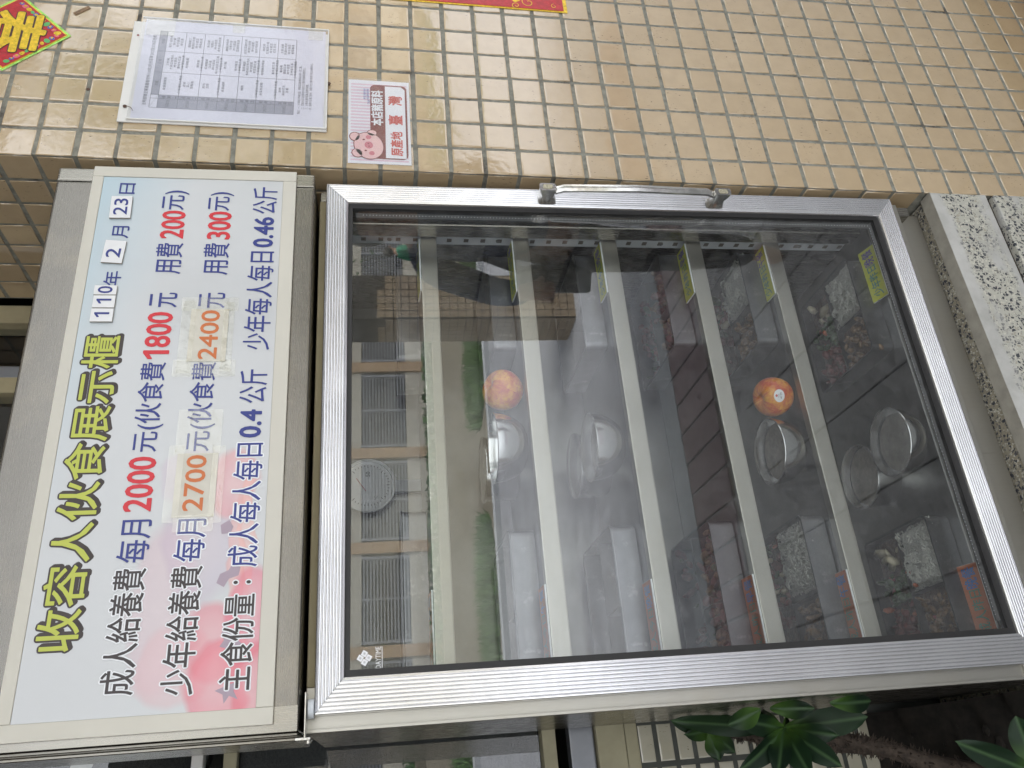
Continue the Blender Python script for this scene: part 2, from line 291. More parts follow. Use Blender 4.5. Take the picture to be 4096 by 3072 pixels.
# sign face: pale blue at the upper right, faint printed vegetables at the lower left
def sign_face():
    m, nt, p, o = newmat('printed_sign_face')
    tc = nt.nodes.new('ShaderNodeTexCoord'); sep = nt.nodes.new('ShaderNodeSeparateXYZ'); nt.links.new(tc.outputs['Object'], sep.inputs[0])
    def mth(op, a, b=None, c=None):
        k = nt.nodes.new('ShaderNodeMath'); k.operation = op
        for i, x in enumerate((a, b, c)):
            if x is None: continue
            if isinstance(x, (int, float)): k.inputs[i].default_value = x
            else: nt.links.new(x, k.inputs[i])
        return k.outputs[0]
    # object origin = lower-left corner of the print; x to the right 0..0.842, z up 0..0.287
    xs, zs = sep.outputs[0], sep.outputs[2]
    t = mth('ADD', mth('MULTIPLY', xs, 0.9), mth('MULTIPLY', zs, 3.4))
    nn = noise_node(nt, tex_coord(nt, (1, 1, 1)), 7, 3)
    t = mth('ADD', t, mth('MULTIPLY', nn, 0.25))
    c = ramp(nt, t, [(0.55, (0.575, 0.585, 0.59)), (0.62, (0.575, 0.585, 0.59))])
    t2 = mth('SUBTRACT', t, 1.32)
    c = mix(nt, ramp(nt, t2, [(0.0, 0.0), (0.60, 1.0)]), c, (0.40, 0.53, 0.59))
    blobs = [  # x, z, rx, rz, colour, strength
        (0.13, 0.125, 0.12, 0.05, (0.66, 0.36, 0.42), 0.45), (0.22, 0.085, 0.10, 0.055, (0.50, 0.38, 0.50), 0.5),
        (0.31, 0.10, 0.045, 0.05, (0.58, 0.44, 0.54), 0.5), (0.30, 0.045, 0.055, 0.04, (0.74, 0.30, 0.30), 0.8),
        (0.235, 0.022, 0.10, 0.012, (0.78, 0.42, 0.36), 0.8), (0.20, 0.035, 0.09, 0.012, (0.74, 0.38, 0.34), 0.8),
        (0.055, 0.105, 0.055, 0.05, (0.70, 0.42, 0.44), 0.6), (0.085, 0.055, 0.055, 0.045, (0.72, 0.20, 0.24), 0.85),
        (0.03, 0.05, 0.06, 0.045, (0.74, 0.17, 0.22), 0.9), (0.12, 0.015, 0.07, 0.032, (0.72, 0.17, 0.24), 0.9), (0.02, 0.005, 0.07, 0.03, (0.70, 0.15, 0.20), 0.9)]
    wn_ = nt.nodes.new('ShaderNodeTexNoise'); wn_.inputs['Scale'].default_value = 16; nt.links.new(tc.outputs['Object'], wn_.inputs['Vector'])
    ws = nt.nodes.new('ShaderNodeSeparateColor'); nt.links.new(wn_.outputs['Color'], ws.inputs[0])
    xs = mth('ADD', xs, mth('MULTIPLY', mth('SUBTRACT', ws.outputs[0], 0.5), 0.035)); zs = mth('ADD', zs, mth('MULTIPLY', mth('SUBTRACT', ws.outputs[1], 0.5), 0.035))
    for bx, bz, rx, rz, bc, s in blobs:
        dx = mth('DIVIDE', mth('SUBTRACT', xs, bx), rx); dz = mth('DIVIDE', mth('SUBTRACT', zs, bz), rz)
        d = mth('ADD', mth('MULTIPLY', dx, dx), mth('MULTIPLY', dz, dz))
        fac = ramp(nt, d, [(0.68, s*0.72), (1.12, 0.0)])
        inner = mix(nt, ramp(nt, d, [(0.0, 0.35), (0.5, 0.0)]), bc, (0.78, 0.55, 0.56))
        inner = mix(nt, ramp(nt, d, [(0.45, 0.0), (1.0, 0.45)]), inner, tuple(q*0.72 for q in bc))
        c = mix(nt, fac, c, inner)
    c = mix(nt, ramp(nt, noise_node(nt, tex_coord(nt), 90, 8, 0.7), [(0.76, 0.0), (0.80, 0.5)]), c, (0.3, 0.28, 0.25))
    nt.links.new(c, p.inputs['Base Color']); p.inputs['Roughness'].default_value = 0.16
    bump(nt, p, noise_node(nt, tex_coord(nt), 12, 2), 0.05, 0.004)
    return m
M['signface'] = sign_face()

# ------------------------------------------------------------------ mesh helpers
def box(bm, x0, x1, y0, y1, z0, z1, bev=0.0, seg=2):
    vs = [bm.verts.new((x, y, z)) for x in (x0, x1) for y in (y0, y1) for z in (z0, z1)]
    F = [(0, 1, 3, 2), (4, 6, 7, 5), (0, 4, 5, 1), (2, 3, 7, 6), (0, 2, 6, 4), (1, 5, 7, 3)]
    fs = [bm.faces.new([vs[i] for i in f]) for f in F]
    if bev:
        es = {e for f in fs for e in f.edges}
        bmesh.ops.bevel(bm, geom=list(es), offset=bev, segments=seg, affect='EDGES', profile=0.7)
def quad(bm, pts): return bm.faces.new([bm.verts.new(p) for p in pts])
def prism(bm, pts, d):                     # outline (x, z) at y = d[0], thickened to d[1]
    a = [bm.verts.new((x, d[0], z)) for x, z in pts]; b = [bm.verts.new((x, d[1], z)) for x, z in pts]
    bm.faces.new(a); bm.faces.new(b[::-1]); n = len(pts)
    for i in range(n): bm.faces.new([a[i], b[i], b[(i+1) % n], a[(i+1) % n]])
def tube(bm, p0, p1, r0, r1=None, n=12, cap=True):
    r1 = r0 if r1 is None else r1; p0, p1 = Vector(p0), Vector(p1); d = (p1-p0).normalized()
    a = d.orthogonal().normalized(); b = d.cross(a)
    A = [bm.verts.new(p0+(a*math.cos(t)+b*math.sin(t))*r0) for t in [2*math.pi*i/n for i in range(n)]]
    B = [bm.verts.new(p1+(a*math.cos(t)+b*math.sin(t))*r1) for t in [2*math.pi*i/n for i in range(n)]]
    for i in range(n): bm.faces.new([A[i], A[(i+1) % n], B[(i+1) % n], B[i]])
    if cap: bm.faces.new(A[::-1]); bm.faces.new(B)
def lathe(bm, prof, n=32, c=(0, 0, 0)):
    rings = []
    for r, z in prof:
        if r < 1e-6: rings.append([bm.verts.new((c[0], c[1], c[2]+z))])
        else: rings.append([bm.verts.new((c[0]+r*math.cos(2*math.pi*i/n), c[1]+r*math.sin(2*math.pi*i/n), c[2]+z)) for i in range(n)])
    for A, B in zip(rings, rings[1:]):
        for i in range(n):
            j = (i+1) % n
            if len(A) == 1 and len(B) > 1: bm.faces.new([A[0], B[i], B[j]])
            elif len(B) == 1 and len(A) > 1: bm.faces.new([A[i], A[j], B[0]])
            elif len(A) > 1: bm.faces.new([A[i], A[j], B[j], B[i]])
def disc(bm, cx, cz, rx, rz, y, n=24, rot=0.0):
    pts = []
    for i in range(n):
        t = -2*math.pi*i/n; x, z = rx*math.cos(t), rz*math.sin(t)
        pts.append((cx+x*math.cos(rot)-z*math.sin(rot), y, cz+x*math.sin(rot)+z*math.cos(rot)))
    bm.faces.new([bm.verts.new(p) for p in pts])
def new(name, bm, mat, parent=None, smooth=False, base=None, kind=None, angle=None):
    if base is not None:
        for v in bm.verts: v.co -= Vector(base)
    bmesh.ops.recalc_face_normals(bm, faces=bm.faces)
    me = bpy.data.meshes.new(name); bm.to_mesh(me); bm.free()
    mats = mat if isinstance(mat, (list, tuple)) else [mat]
    for m_ in mats: me.materials.append(m_)
    if smooth:
        for p in me.polygons: p.use_smooth = True
        if angle: me.set_sharp_from_angle(angle=rad(angle))
    o = bpy.data.objects.new(name, me); COL.objects.link(o)
    if parent: o.parent = parent
    if kind: o['kind'] = kind
    return o
def tag(o, label, cat, group=None):
    o['label'] = label; o['category'] = cat
    if group: o['group'] = group
    return o
def empty(name, mat4, label, cat, group=None):
    o = bpy.data.objects.new(name, None); o.empty_display_size = 0.05; COL.objects.link(o); o.matrix_world = mat4
    return tag(o, label, cat, group)
def copy_tree(o, parent=None):
    c = o.copy(); COL.objects.link(c); c.parent = parent
    for ch in list(o.children): copy_tree(ch, c)
    return c
T = Matrix.Translation
_fc = {}
def glyphs(body, offset=0.0):
    key = (body, offset)
    if key not in _fc:
        cu = bpy.data.curves.new('lettering', 'FONT'); cu.body = body; cu.offset = offset; cu.resolution_u = 3
        o = bpy.data.objects.new('lettering', cu); COL.objects.link(o)
        me = bpy.data.meshes.new_from_object(o.evaluated_get(bpy.context.evaluated_depsgraph_get()))
        vs = [v.co.copy() for v in me.vertices]; fs = [tuple(p.vertices) for p in me.polygons]
        bpy.data.objects.remove(o); bpy.data.curves.remove(cu); bpy.data.meshes.remove(me)
        _fc[key] = (vs, fs)
    return _fc[key]
def text(bm, body, bx, y, off=0.0, rot=0.0, flip=False, plane='xz', bold=0.0):
    """lettering filling the box bx = (x0, x1, z0, z1) on a face that looks to -y; bold widens every stroke by that much"""
    vs, fs = glyphs(body) if body != '1' else ([Vector(q) for q in ((0.30, 0, 0), (0.44, 0, 0), (0.44, 1, 0), (0.33, 1, 0), (0.05, 0.80, 0), (0.05, 0.66, 0), (0.30, 0.81, 0))], [tuple(range(7))])
    if not vs: return
    x0, x1 = min(v.x for v in vs), max(v.x for v in vs); y0, y1 = min(v.y for v in vs), max(v.y for v in vs)
    sx = (bx[1]-bx[0])/max(1e-6, x1-x0); sy = (bx[3]-bx[2])/max(1e-6, y1-y0)
    cx, cz = (bx[0]+bx[1])/2, (bx[2]+bx[3])/2
    nb = 0 if not bold else (6 if bold < 0.0008 else 12)
    shifts = [(0, 0)]+[(bold*math.cos(2*math.pi*i/nb), bold*math.sin(2*math.pi*i/nb)) for i in range(nb)]
    if bold > 0.0025: shifts += [(bold*0.5*math.cos(i), bold*0.5*math.sin(i)) for i in range(6)]
    for q, (ax, az) in enumerate(shifts):
        out = []
        for v in vs:
            X = (v.x-x0)*sx+bx[0]; Z = (v.y-y0)*sy+bx[2]
            if flip: X, Z = 2*cx-X, 2*cz-Z
            if rot:
                dx, dz = X-cx, Z-cz; X = cx+dx*math.cos(rot)-dz*math.sin(rot); Z = cz+dx*math.sin(rot)+dz*math.cos(rot)
            X += ax; Z += az; yy = y+(1 if plane == 'xz' else -1)*q*1.2e-5
            out.append(bm.verts.new((X, yy, Z) if plane == 'xz' else (X, Z, yy)))
        for f in fs:
            try: bm.faces.new([out[i] for i in f])
            except ValueError: pass
# ------------------------------------------------------------------ tiled pillar
PX, PY, PZ, PP, PV = 1.166, -0.0184, 2.1205, 0.06265, 0.06363     # corner, face, a joint's height, tile pitch across and up
def tile_mesh(w, h):
    bm = bmesh.new(); dep = 0.0022; b = 0.0022
    def ring(i, y): return [bm.verts.new((sx*(w/2-i), y, sz*(h/2-i))) for sx, sz in ((-1, -1), (1, -1), (1, 1), (-1, 1))]
    R0, R1, R2, R3 = ring(0, dep), ring(0.0004, 0.0008), ring(b*0.5, 0.0001), ring(b*1.6, 0.0)
    for A, B in ((R0, R1), (R1, R2), (R2, R3)):
        for i in range(4): bm.faces.new([A[i], A[(i+1) % 4], B[(i+1) % 4], B[i]])
    bm.faces.new(R3)
    bmesh.ops.recalc_face_normals(bm, faces=bm.faces)
    me = bpy.data.meshes.new('tile'); bm.to_mesh(me); bm.free(); me.materials.append(M['tile'])
    for p in me.polygons: p.use_smooth = len(p.vertices) == 4 and abs(p.normal.y) < 0.999
    return me
pillar = empty('tiled_pillar', T((1.55, 0.2, 0.0)), 'wide pillar faced with glossy cream square tiles, beside the steel cabinet', 'pillar')
bm = bmesh.new(); box(bm, PX+0.0016, 2.35, PY+0.0016, 0.423, -0.1, 3.39)
new('grout_body', bm, M['grout'], pillar, base=(1.55, 0.2, 0))
tm = tile_mesh(PP-0.0064, PV-0.0074)
cells = []
for j in range(0, 18):
    for k in range(-13, 35):
        z = PZ-(k+0.5)*PV
        if z < -0.08: continue
        cells.append(('f', PX+(j+0.5)*PP-0.003, PY, z))
for j in range(0, 7):
    for k in range(-13, 26):
        cells.append(('s', PX, PY+(j+0.5)*PP+0.003, PZ-(k+0.5)*PV))
def apparent(c):
    d = Vector(c[1:])-C0; zc = d.dot(f_)
    if zc < 0.1: return 0
    if abs(d.dot(u_)/zc) > 0.66 or abs(d.dot(r_)/zc) > 0.50: return 0
    n = Vector((0, -1, 0)) if c[0] == 'f' else Vector((-1, 0, 0))
    if c[0] == 's' and (c[2] > 0.08 and c[3] < 2.0): return 0
    return max(0, -d.normalized().dot(n))/d.length_squared
cells.sort(key=apparent, reverse=True)
def tile_matrix(c):
    j = Euler((random.gauss(0, 0.004), random.gauss(0, 0.006), random.gauss(0, 0.004)))
    rot = j.to_matrix().to_4x4()
    if c[0] == 's': rot = Matrix.Rotation(rad(-90), 4, 'Z') @ rot
    off = Vector((random.gauss(0, 0.0004), random.gauss(0, 0.0002), random.gauss(0, 0.0004)))
    return T(Vector(c[1:])-Vector((1.55, 0.2, 0))+off) @ rot
for c in cells[:298]:
    o = bpy.data.objects.new('tile', tm); COL.objects.link(o); o.parent = pillar; o.matrix_local = tile_matrix(c)
bm = bmesh.new()
for c in cells[298:]:
    mt = tile_matrix(c); n0 = len(bm.verts); bm.from_mesh(tm); bm.verts.ensure_lookup_table()
    for v in bm.verts[n0:]: v.co = mt @ v.co
o = new('remaining_tiles', bm, M['tile'], pillar, kind='stuff')

# ------------------------------------------------------------------ things on the pillar
def on_pillar(name, x, z, label, cat, group=None, y=PY): return empty(name, T((x, y, z)), label, cat, group)
def mk(parent, base):
    def f(name, bm, mat, sub=None, **k): return new(name, bm, mat, sub or parent, base=base, **k)
    return f
# menu notice in an acrylic pocket
nb = (1.37, PY, 1.64); no = on_pillar('menu_notice', nb[0], nb[2], 'white board with typed weekly menu table in a clear pocket on the pillar', 'notice board')
P = mk(no, nb)
bm = bmesh.new(); box(bm, 1.246, 1.4985, PY-0.004, PY-0.0005, 1.6436, 1.9995, 0.0008, 1)
P('backing_board', bm, M['board'])
bm = bmesh.new(); box(bm, 1.2535, 1.5035, PY-0.0052, PY-0.0044, 1.650, 1.978)
paper = P('menu_sheet', bm, M['paper'])
YP = PY-0.0056
bm = bmesh.new()
tx = [1.2807, 1.303, 1.312, 1.368, 1.422, 1.4745]; tz0, tz1 = 1.7035, 1.950
def hl(x0, x1, z, w=0.0007): quad(bm, [(x0, YP, z-w/2), (x1, YP, z-w/2), (x1, YP, z+w/2), (x0, YP, z+w/2)])
def vl(x, z0, z1, w=0.0007): quad(bm, [(x-w/2, YP+0.0001, z0), (x+w/2, YP+0.0001, z0), (x+w/2, YP+0.0001, z1), (x-w/2, YP+0.0001, z1)])
rows = [tz1-0.013-(tz1-0.013-tz0)*i/7 for i in range(8)]
hl(tx[0], tx[-1], tz1); [hl(tx[0], tx[-1], z) for z in rows]
for x in tx: vl(x, tz0, tz1)
quad(bm, [(tx[0], YP-0.0001, tz1), (tx[0]+0.0006, YP-0.0001, tz1), (tx[2], YP-0.0001, rows[0]), (tx[2]-0.0006, YP-0.0001, rows[0])])
P('table_rules', bm, M['greytext'], paper)
bm = bmesh.new()
for a, b, c_, d in ((tx[2], tx[-1], rows[0], tz1), (tx[0], tx[2], tz0, rows[0])): quad(bm, [(a, YP+0.0002, c_), (b, YP+0.0002, c_), (b, YP+0.0002, d), (a, YP+0.0002, d)])
P('grey_cells', bm, M['greyprint'], paper)
bm = bmesh.new()
text(bm, '法務部矯正署嘉義看守所110年2月份菜單 2/22至2/28菜色表', (1.285, 1.462, 1.9555, 1.9625), YP)
for i, s in enumerate(('早餐', '午餐', '晚餐')):
    xm = (tx[2+i]+tx[3+i])/2; text(bm, s, (xm-0.006, xm+0.006, tz1-0.010, tz1-0.004), YP)
bf = [['皮蛋蔬菜粥', '', '', '', '少年增加水煮蛋'], ['清粥', '菜心', '甜麵筋'], ['肉包', '豆漿', '', '', '少年增加水煮蛋'], ['皮蛋鹹粥'], ['饅頭', '', '', '', '少年增加水煮蛋'], ['皮蛋香菇麵', '', '', '', '少年增加水煮蛋'], ['清粥', '黑胡花生', '豆薯']]
lu = [['三杯雞', '大黃瓜燴魚丸', '時令蔬菜', '薑絲冬瓜湯', '少年增加水果'], ['肉燥乾麵', '', '', '關東煮', '少年增加水果'], ['紅燒豬腳', '白菜滷', '時令蔬菜', '時令蔬菜蛋花湯', '少年增加水果'], ['香炒麵', '', '', '骨肉羹湯', '少年增加水果'], ['香蔥雞腿', '香乾絞炒茶肉片', '時令蔬菜', '紫菜蛋花湯', '少年增加水果'], ['咖哩豬肉燴飯', '', '', '番茄蛋花湯', '少年增加碳豬飯'], ['薑母鴨', '糖醋豆皮', '時令蔬菜', '玉米蛋花湯', '少年增加碳豬飯']]
di = [['筍片滷肉角', '滑什錦', '時令蔬菜', '綠豆湯'], ['糖醋雞丁', '鮮蔬炒培根', '時令蔬菜', '排骨飯湯'], ['魚豆腐', '滷麵丸', '時令蔬菜', '金針菇肉絲湯'], ['糖醋排骨酥', '洋蔥炒蛋', '時令蔬菜', '菜頭排骨湯'], ['回豆菜雞肉煲', '鮮蔬炒培根', '時令蔬菜', '金針肉絲湯'], ['梅乾肉', '紅蘿蔔炒蛋', '時令蔬菜', '花生豆花'], ['五香滷雞', '芥蘭炒肉片', '時令蔬菜', '香菇雞湯']]
wd = '一二三四五六日'
for r in range(7):
    zt, zb = rows[r], rows[r+1]; zm = (zt+zb)/2
    text(bm, '2月%d日' % (22+r), (tx[0]+0.003, tx[1]-0.003, zm-0.003, zm+0.003), YP)
    for q, chh in enumerate(('星', '期', wd[r])): text(bm, chh, ((tx[1]+tx[2])/2-0.0028, (tx[1]+tx[2])/2+0.0028, zt-0.009-q*0.009-0.003, zt-0.009-q*0.009+0.003 if chh != '一' else zt-0.009-q*0.009-0.002), YP)
    for ci, src in enumerate((bf, lu, di)):
        xm = (tx[2+ci]+tx[3+ci])/2
        for q, s in enumerate(src[r]):
            if s: text(bm, s, (xm-0.0032*len(s), xm+0.0032*len(s), zt-0.0075-q*0.0064-0.0024, zt-0.0075-q*0.0064+0.0024), YP)
for q, s in enumerate(('備註：一、少年每日早餐加蛋，餐餐菜品每週增加水果一至二香。', '　　　二、菜單內容可因其他不可抗力之情形視實際調整更之。', '　　　三、水果依當季盛產品隨時調整。', '　　　四、菜單本主要之食材，為盡少吃之豬牛食有不同之加標方式。')):
    text(bm, s.replace('　', ''), (1.2835+(0.012 if q else 0), 1.2835+0.0042*len(s), 1.697-q*0.0068-0.0052, 1.697-q*0.0068), YP)
P('typed_text', bm, M['greytext'], paper)
bm = bmesh.new(); box(bm, 1.2505, 1.5065, PY-0.0078, PY-0.0066, 1.6455, 1.983); P('clear_pocket', bm, M['acrylic'])
bm = bmesh.new()
for a in (1.249, 1.5055): box(bm, a, a+0.0022, PY-0.0080, PY-0.0042, 1.6440, 1.984)
box(bm, 1.2512, 1.5055, PY-0.0080, PY-0.0042, 1.6436, 1.6456)
P('pocket_edge', bm, M['board'])
for a in ((1.46, 1.503, 1.925, 1.975), (1.48, 1.509, 1.80, 1.822), (1.475, 1.508, 1.655, 1.682)):
    bm = bmesh.new(); box(bm, a[0], a[1], PY-0.0087, PY-0.0082, a[2], a[3]); P('clear_tape', bm, M['tape'])
bm = bmesh.new(); disc(bm, 1.4606, 1.9888, 0.0022, 0.0022, PY-0.0045, 14); P('punch_hole', bm, M['maroon'])
for i, (x, z, lab) in enumerate(((1.2804, 1.9897, 'rusty nail with bent wire through the upper left corner of the menu board'), (1.3227, 2.0571, 'rusty nail head in the joint above the menu board'), (1.3655, 1.6414, 'small rusty nail holding the bottom edge of the menu board'))):
    bm = bmesh.new(); lathe(bm, [(0, 0.012), (0.0012, 0.012), (0.0012, 0.0018), (0.0033, 0.0014), (0.003, 0), (0, -0.0004)], 12)
    bmesh.ops.rotate(bm, verts=bm.verts, matrix=Matrix.Rotation(rad(-90), 3, 'X'))
    if i == 0: tube(bm, (0, -0.002, 0), (-0.007, -0.004, -0.012), 0.0006, n=6); tube(bm, (-0.007, -0.004, -0.012), (-0.014, -0.004, -0.016), 0.0005, n=6)
    o = new('nail', bm, M['nail']); o.location = (x, PY-(0.006 if i != 1 else -0.0005), z); tag(o, lab, 'nail', 'nails in the pillar')
# pork origin sticker
pb = (1.28, PY, 1.493); po = on_pillar('origin_sticker', pb[0], pb[2], 'laminated white sticker with a pink pig face and brown banner, on the tiled pillar', 'sticker')
P = mk(po, pb)
bm = bmesh.new(); box(bm, 1.1771, 1.3835, PY-0.0012, PY-0.0004, 1.4925, 1.6055); sheet = P('sticker_sheet', bm, M['whiteink'])
bm = bmesh.new()
for i in range(26):
    x = 1.183+i*0.0078
    if x < 1.378: quad(bm, [(x, PY-0.0014, 1.497), (x+0.0038, PY-0.0014, 1.497), (x+0.0038, PY-0.0014, 1.601), (x, PY-0.0014, 1.601)])
P('pink_stripes', bm, M['stripe'], sheet)
def rrect(x0, x1, z0, z1, r, y, n=6):
    pts = []
    for cx, cz, a0 in ((x1-r, z1-r, 0), (x0+r, z1-r, 90), (x0+r, z0+r, 180), (x1-r, z0+r, 270)):
        pts += [(cx+r*math.cos(rad(a0+90*i/n)), y, cz+r*math.sin(rad(a0+90*i/n))) for i in range(n+1)]
    return pts
bm = bmesh.new(); quad(bm, rrect(1.1885, 1.3725, 1.4975, 1.5655, 0.010, PY-0.0016)); P('brown_banner', bm, M['maroon'], sheet)
bm = bmesh.new(); quad(bm, [(1.191, PY-0.0018, 1.538), (1.191, PY-0.0018, 1.501), (1.362, PY-0.0018, 1.501), (1.3695, PY-0.0018, 1.508), (1.3695, PY-0.0018, 1.538)]); P('white_field', bm, M['whiteink'], sheet)
bm = bmesh.new(); text(bm, '本店豬原料', (1.269, 1.357, 1.5425, 1.5635), PY-0.0021, 0.03, bold=0.0007); P('white_lettering', bm, M['whiteink'], sheet)
for s_, bx_ in (('原產地', (1.1975, 1.255, 1.507, 1.529)), ('臺', (1.273, 1.296, 1.507, 1.532)), ('灣', (1.3215, 1.345, 1.507, 1.532))):
    bm = bmesh.new(); text(bm, s_, bx_, PY-0.0021, 0.035, bold=0.0006); P('red_lettering', bm, M['brightred'], sheet)
bm = bmesh.new(); text(bm, '衛生福利部', (1.333, 1.361, 1.574, 1.578), PY-0.0018); text(bm, '食品藥物管理署', (1.333, 1.361, 1.568, 1.572), PY-0.0018); text(bm, 'TFDA', (1.322, 1.332, 1.5665, 1.5705), PY-0.0018); P('small_print', bm, M['blueprint'], sheet)
def pig(bm, g, y):
    disc(bm, 1.2185, 1.5685, 0.0315+g, 0.0255+g, y, 32, 0.25)
    for ex, ez, rt in ((1.200, 1.589, 0.6), (1.239, 1.5935, 0.1)): disc(bm, ex, ez, 0.0095+g, 0.0085+g, y, 20, rt)
    disc(bm, 1.2495, 1.5625, 0.0065+g, 0.008+g, y, 18, 0)
bm = bmesh.new(); pig(bm, 0.0016, PY-0.0022); P('pig_outline', bm, M['maroon'], sheet)
bm = bmesh.new(); pig(bm, 0, PY-0.0024); P('pig_face', bm, M['pink'], sheet)
bm = bmesh.new(); disc(bm, 1.2195, 1.5685, 0.0085, 0.0075, PY-0.0027, 24, 0.2); disc(bm, 1.2005, 1.563, 0.005, 0.005, PY-0.0026, 16); disc(bm, 1.2385, 1.569, 0.005, 0.005, PY-0.0026, 16); P('pig_snout', bm, M['dpink'], sheet)
bm = bmesh.new()
for x, z, r1 in ((1.206, 1.574, 0.0019), (1.232, 1.5775, 0.0019), (1.2165, 1.568, 0.0012), (1.2225, 1.569, 0.0012)): disc(bm, x, z, r1, r1*1.2, PY-0.0029, 12)
P('pig_eyes', bm, M['maroon'], sheet)
bm = bmesh.new(); box(bm, 1.174, 1.386, PY-0.0036, PY-0.0031, 1.4895, 1.608); P('laminate_film', bm, M['acrylic'])
# spring couplet strip (top right in the upright view) and inverted spring diamond
bb = (1.68, PY, 1.16); bo = on_pillar('red_couplet_banner', bb[0], bb[2], 'red paper banner with gold edging hanging at the outer side of the pillar', 'banner')
P = mk(bo, bb); bm = bmesh.new(); box(bm, 1.6175, 1.80, PY-0.0016, PY-0.0006, 1.152, 2.05); P('gold_edge', bm, M['foil_gold'])
bm = bmesh.new(); box(bm, 1.6215, 1.795, PY-0.0024, PY-0.0018, 1.160, 2.045); P('red_paper', bm, M['foil_red'])
bm = bmesh.new()
def spiral(bm, cx, cz, r, turns, w, y, s=1):
    pts = [(cx+s*r*(1-t*0.8)*math.cos(t*turns*2*math.pi), cz+r*(1-t*0.8)*math.sin(t*turns*2*math.pi)) for t in [i/26 for i in range(27)]]
    for a, b in zip(pts, pts[1:]):
        d = Vector((b[0]-a[0], b[1]-a[1])).normalized()*w/2; n = (-d.y, d.x)
        quad(bm, [(a[0]+n[0], y, a[1]+n[1]), (a[0]-n[0], y, a[1]-n[1]), (b[0]-n[0], y, b[1]-n[1]), (b[0]+n[0], y, b[1]+n[1])])
spiral(bm, 1.640, 1.235, 0.016, 1.1, 0.0016, PY-0.0027); spiral(bm, 1.628, 1.262, 0.010, 1.2, 0.0014, PY-0.0027, -1); spiral(bm, 1.634, 1.180, 0.007, 1.0, 0.0012, PY-0.0027)
text(bm, '福', (1.640, 1.775, 1.22, 1.34), PY-0.0027, bold=0.003); text(bm, '到', (1.640, 1.775, 1.40, 1.52), PY-0.0027, bold=0.003); text(bm, '春', (1.640, 1.775, 1.58, 1.70), PY-0.0027, bold=0.003)
P('gold_print', bm, M['foil_gold'])
dbs = (1.452, PY, 2.1035); dd = on_pillar('spring_diamond', dbs[0], dbs[2], 'red and gold diamond paper with an upside-down character, at the top of the pillar', 'wall decoration')
P = mk(dd, dbs)
DC = (1.4505, 2.2015); DR = 0.0985
def dia(r, y): return [(DC[0], y, DC[1]-r), (DC[0]+r, y, DC[1]), (DC[0], y, DC[1]+r), (DC[0]-r, y, DC[1])]
bm = bmesh.new(); quad(bm, dia(DR, PY-0.0012)); P('green_foil_border', bm, M['foil_green'])
bm = bmesh.new(); quad(bm, dia(DR-0.006, PY-0.0016)); P('gold_border', bm, M['foil_gold'])
bm = bmesh.new(); quad(bm, dia(DR-0.009, PY-0.0020)); P('red_field', bm, M['foil_red'])
bm = bmesh.new(); text(bm, '春', (DC[0]-0.052, DC[0]+0.052, DC[1]-0.054, DC[1]+0.054), PY-0.0027, flip=True, bold=0.0045); P('character_outline', bm, M['foil_dark'])
bm = bmesh.new(); text(bm, '春', (DC[0]-0.052, DC[0]+0.052, DC[1]-0.054, DC[1]+0.054), PY-0.0031, flip=True, bold=0.0026); P('gold_character', bm, M['foil_gold'])
decs = {'pink_coins': ('foil_pink', []), 'blue_ornaments': ('foil_blue', []), 'green_leaves': ('foil_leaf', []), 'gold_ornaments': ('foil_gold', [])}
for i in range(22):
    t = (i % 11+0.5)/11; s = -1 if i < 11 else 1
    x = DC[0]+s*t*(DR-0.02); z = DC[1]-(1-t)*(DR-0.02)
    k = list(decs)[i % 4]; decs[k][1].append((x, z, 0.0045+0.002*((i*7) % 3)/2))
for k, (mname, lst) in decs.items():
    for x, z, rr in lst:
        bm = bmesh.new(); disc(bm, x, z, rr, rr*0.75, PY-0.0024, 12, x*40); P(k.rstrip('s').replace('leave', 'leaf'), bm, M[mname])
for x, z, rr in decs['pink_coins'][1]+decs['blue_ornaments'][1]:
    bm = bmesh.new(); disc(bm, x+0.001, z, rr*0.45, rr*0.35, PY-0.0027, 10, x*30); P('ornament_centre', bm, M['foil_gold'])
# old tape scraps on the tiles
for i, (x, z, L, rt) in enumerate(((1.355, 2.13, 0.026, 0.5), (1.318, 2.172, 0.02, 0.6), (1.52, 2.095, 0.032, -0.75))):
    bm = bmesh.new(); box(bm, -L/2, L/2, -0.0006, 0, -0.004, 0.004)
    o = new('tape_scrap', bm, M['tape'] if i < 2 else M['stew']); o.matrix_world = T((x, PY-0.0006, z)) @ Matrix.Rotation(rt+rad(90), 4, 'Y')
    tag(o, ('faint yellow scrap of old tape nearest the menu board', 'faint scrap of old tape on the second tile row under the diamond', 'brown strip of old tape on a shiny tile right of the diamond')[i], 'tape', 'old tape scraps on the tiles')

# ------------------------------------------------------------------ ledge under the cabinet
lb = (0.6, 0.1, 0.0); led = empty('terrazzo_ledge', T(lb), 'whitewashed terrazzo ledge with dark stone chips, under the steel cabinet', 'ledge')
P = mk(led, lb)
def slab(bm, x0, x1, y0, y1, z0, z1, bev, sub=60):
    box(bm, x0, x1, y0, y1, z0, z1, bev, 2)
bm = bmesh.new(); box(bm, -0.6, PX-0.001, PY-0.001, 0.011, 0.326, 0.4545, 0.003, 2); P('front_slab', bm, M['terrazzo'])
bm = bmesh.new(); box(bm, -0.6, PX-0.001, 0.0113, 0.43, 0.326, 0.4515, 0.002, 1); P('rough_top', bm, M['terrazzo_raw'])
bm = bmesh.new(); box(bm, -0.6, PX-0.001, PY-0.0022, 0.0095, 0.4548, 0.4556); P('smooth_strip', bm, M['terrazzo_smooth'])
bm = bmesh.new(); box(bm, -0.6, PX+0.0, PY+0.012, 0.4, 0.30, 0.325); P('dirty_joint', bm, M['crack'])
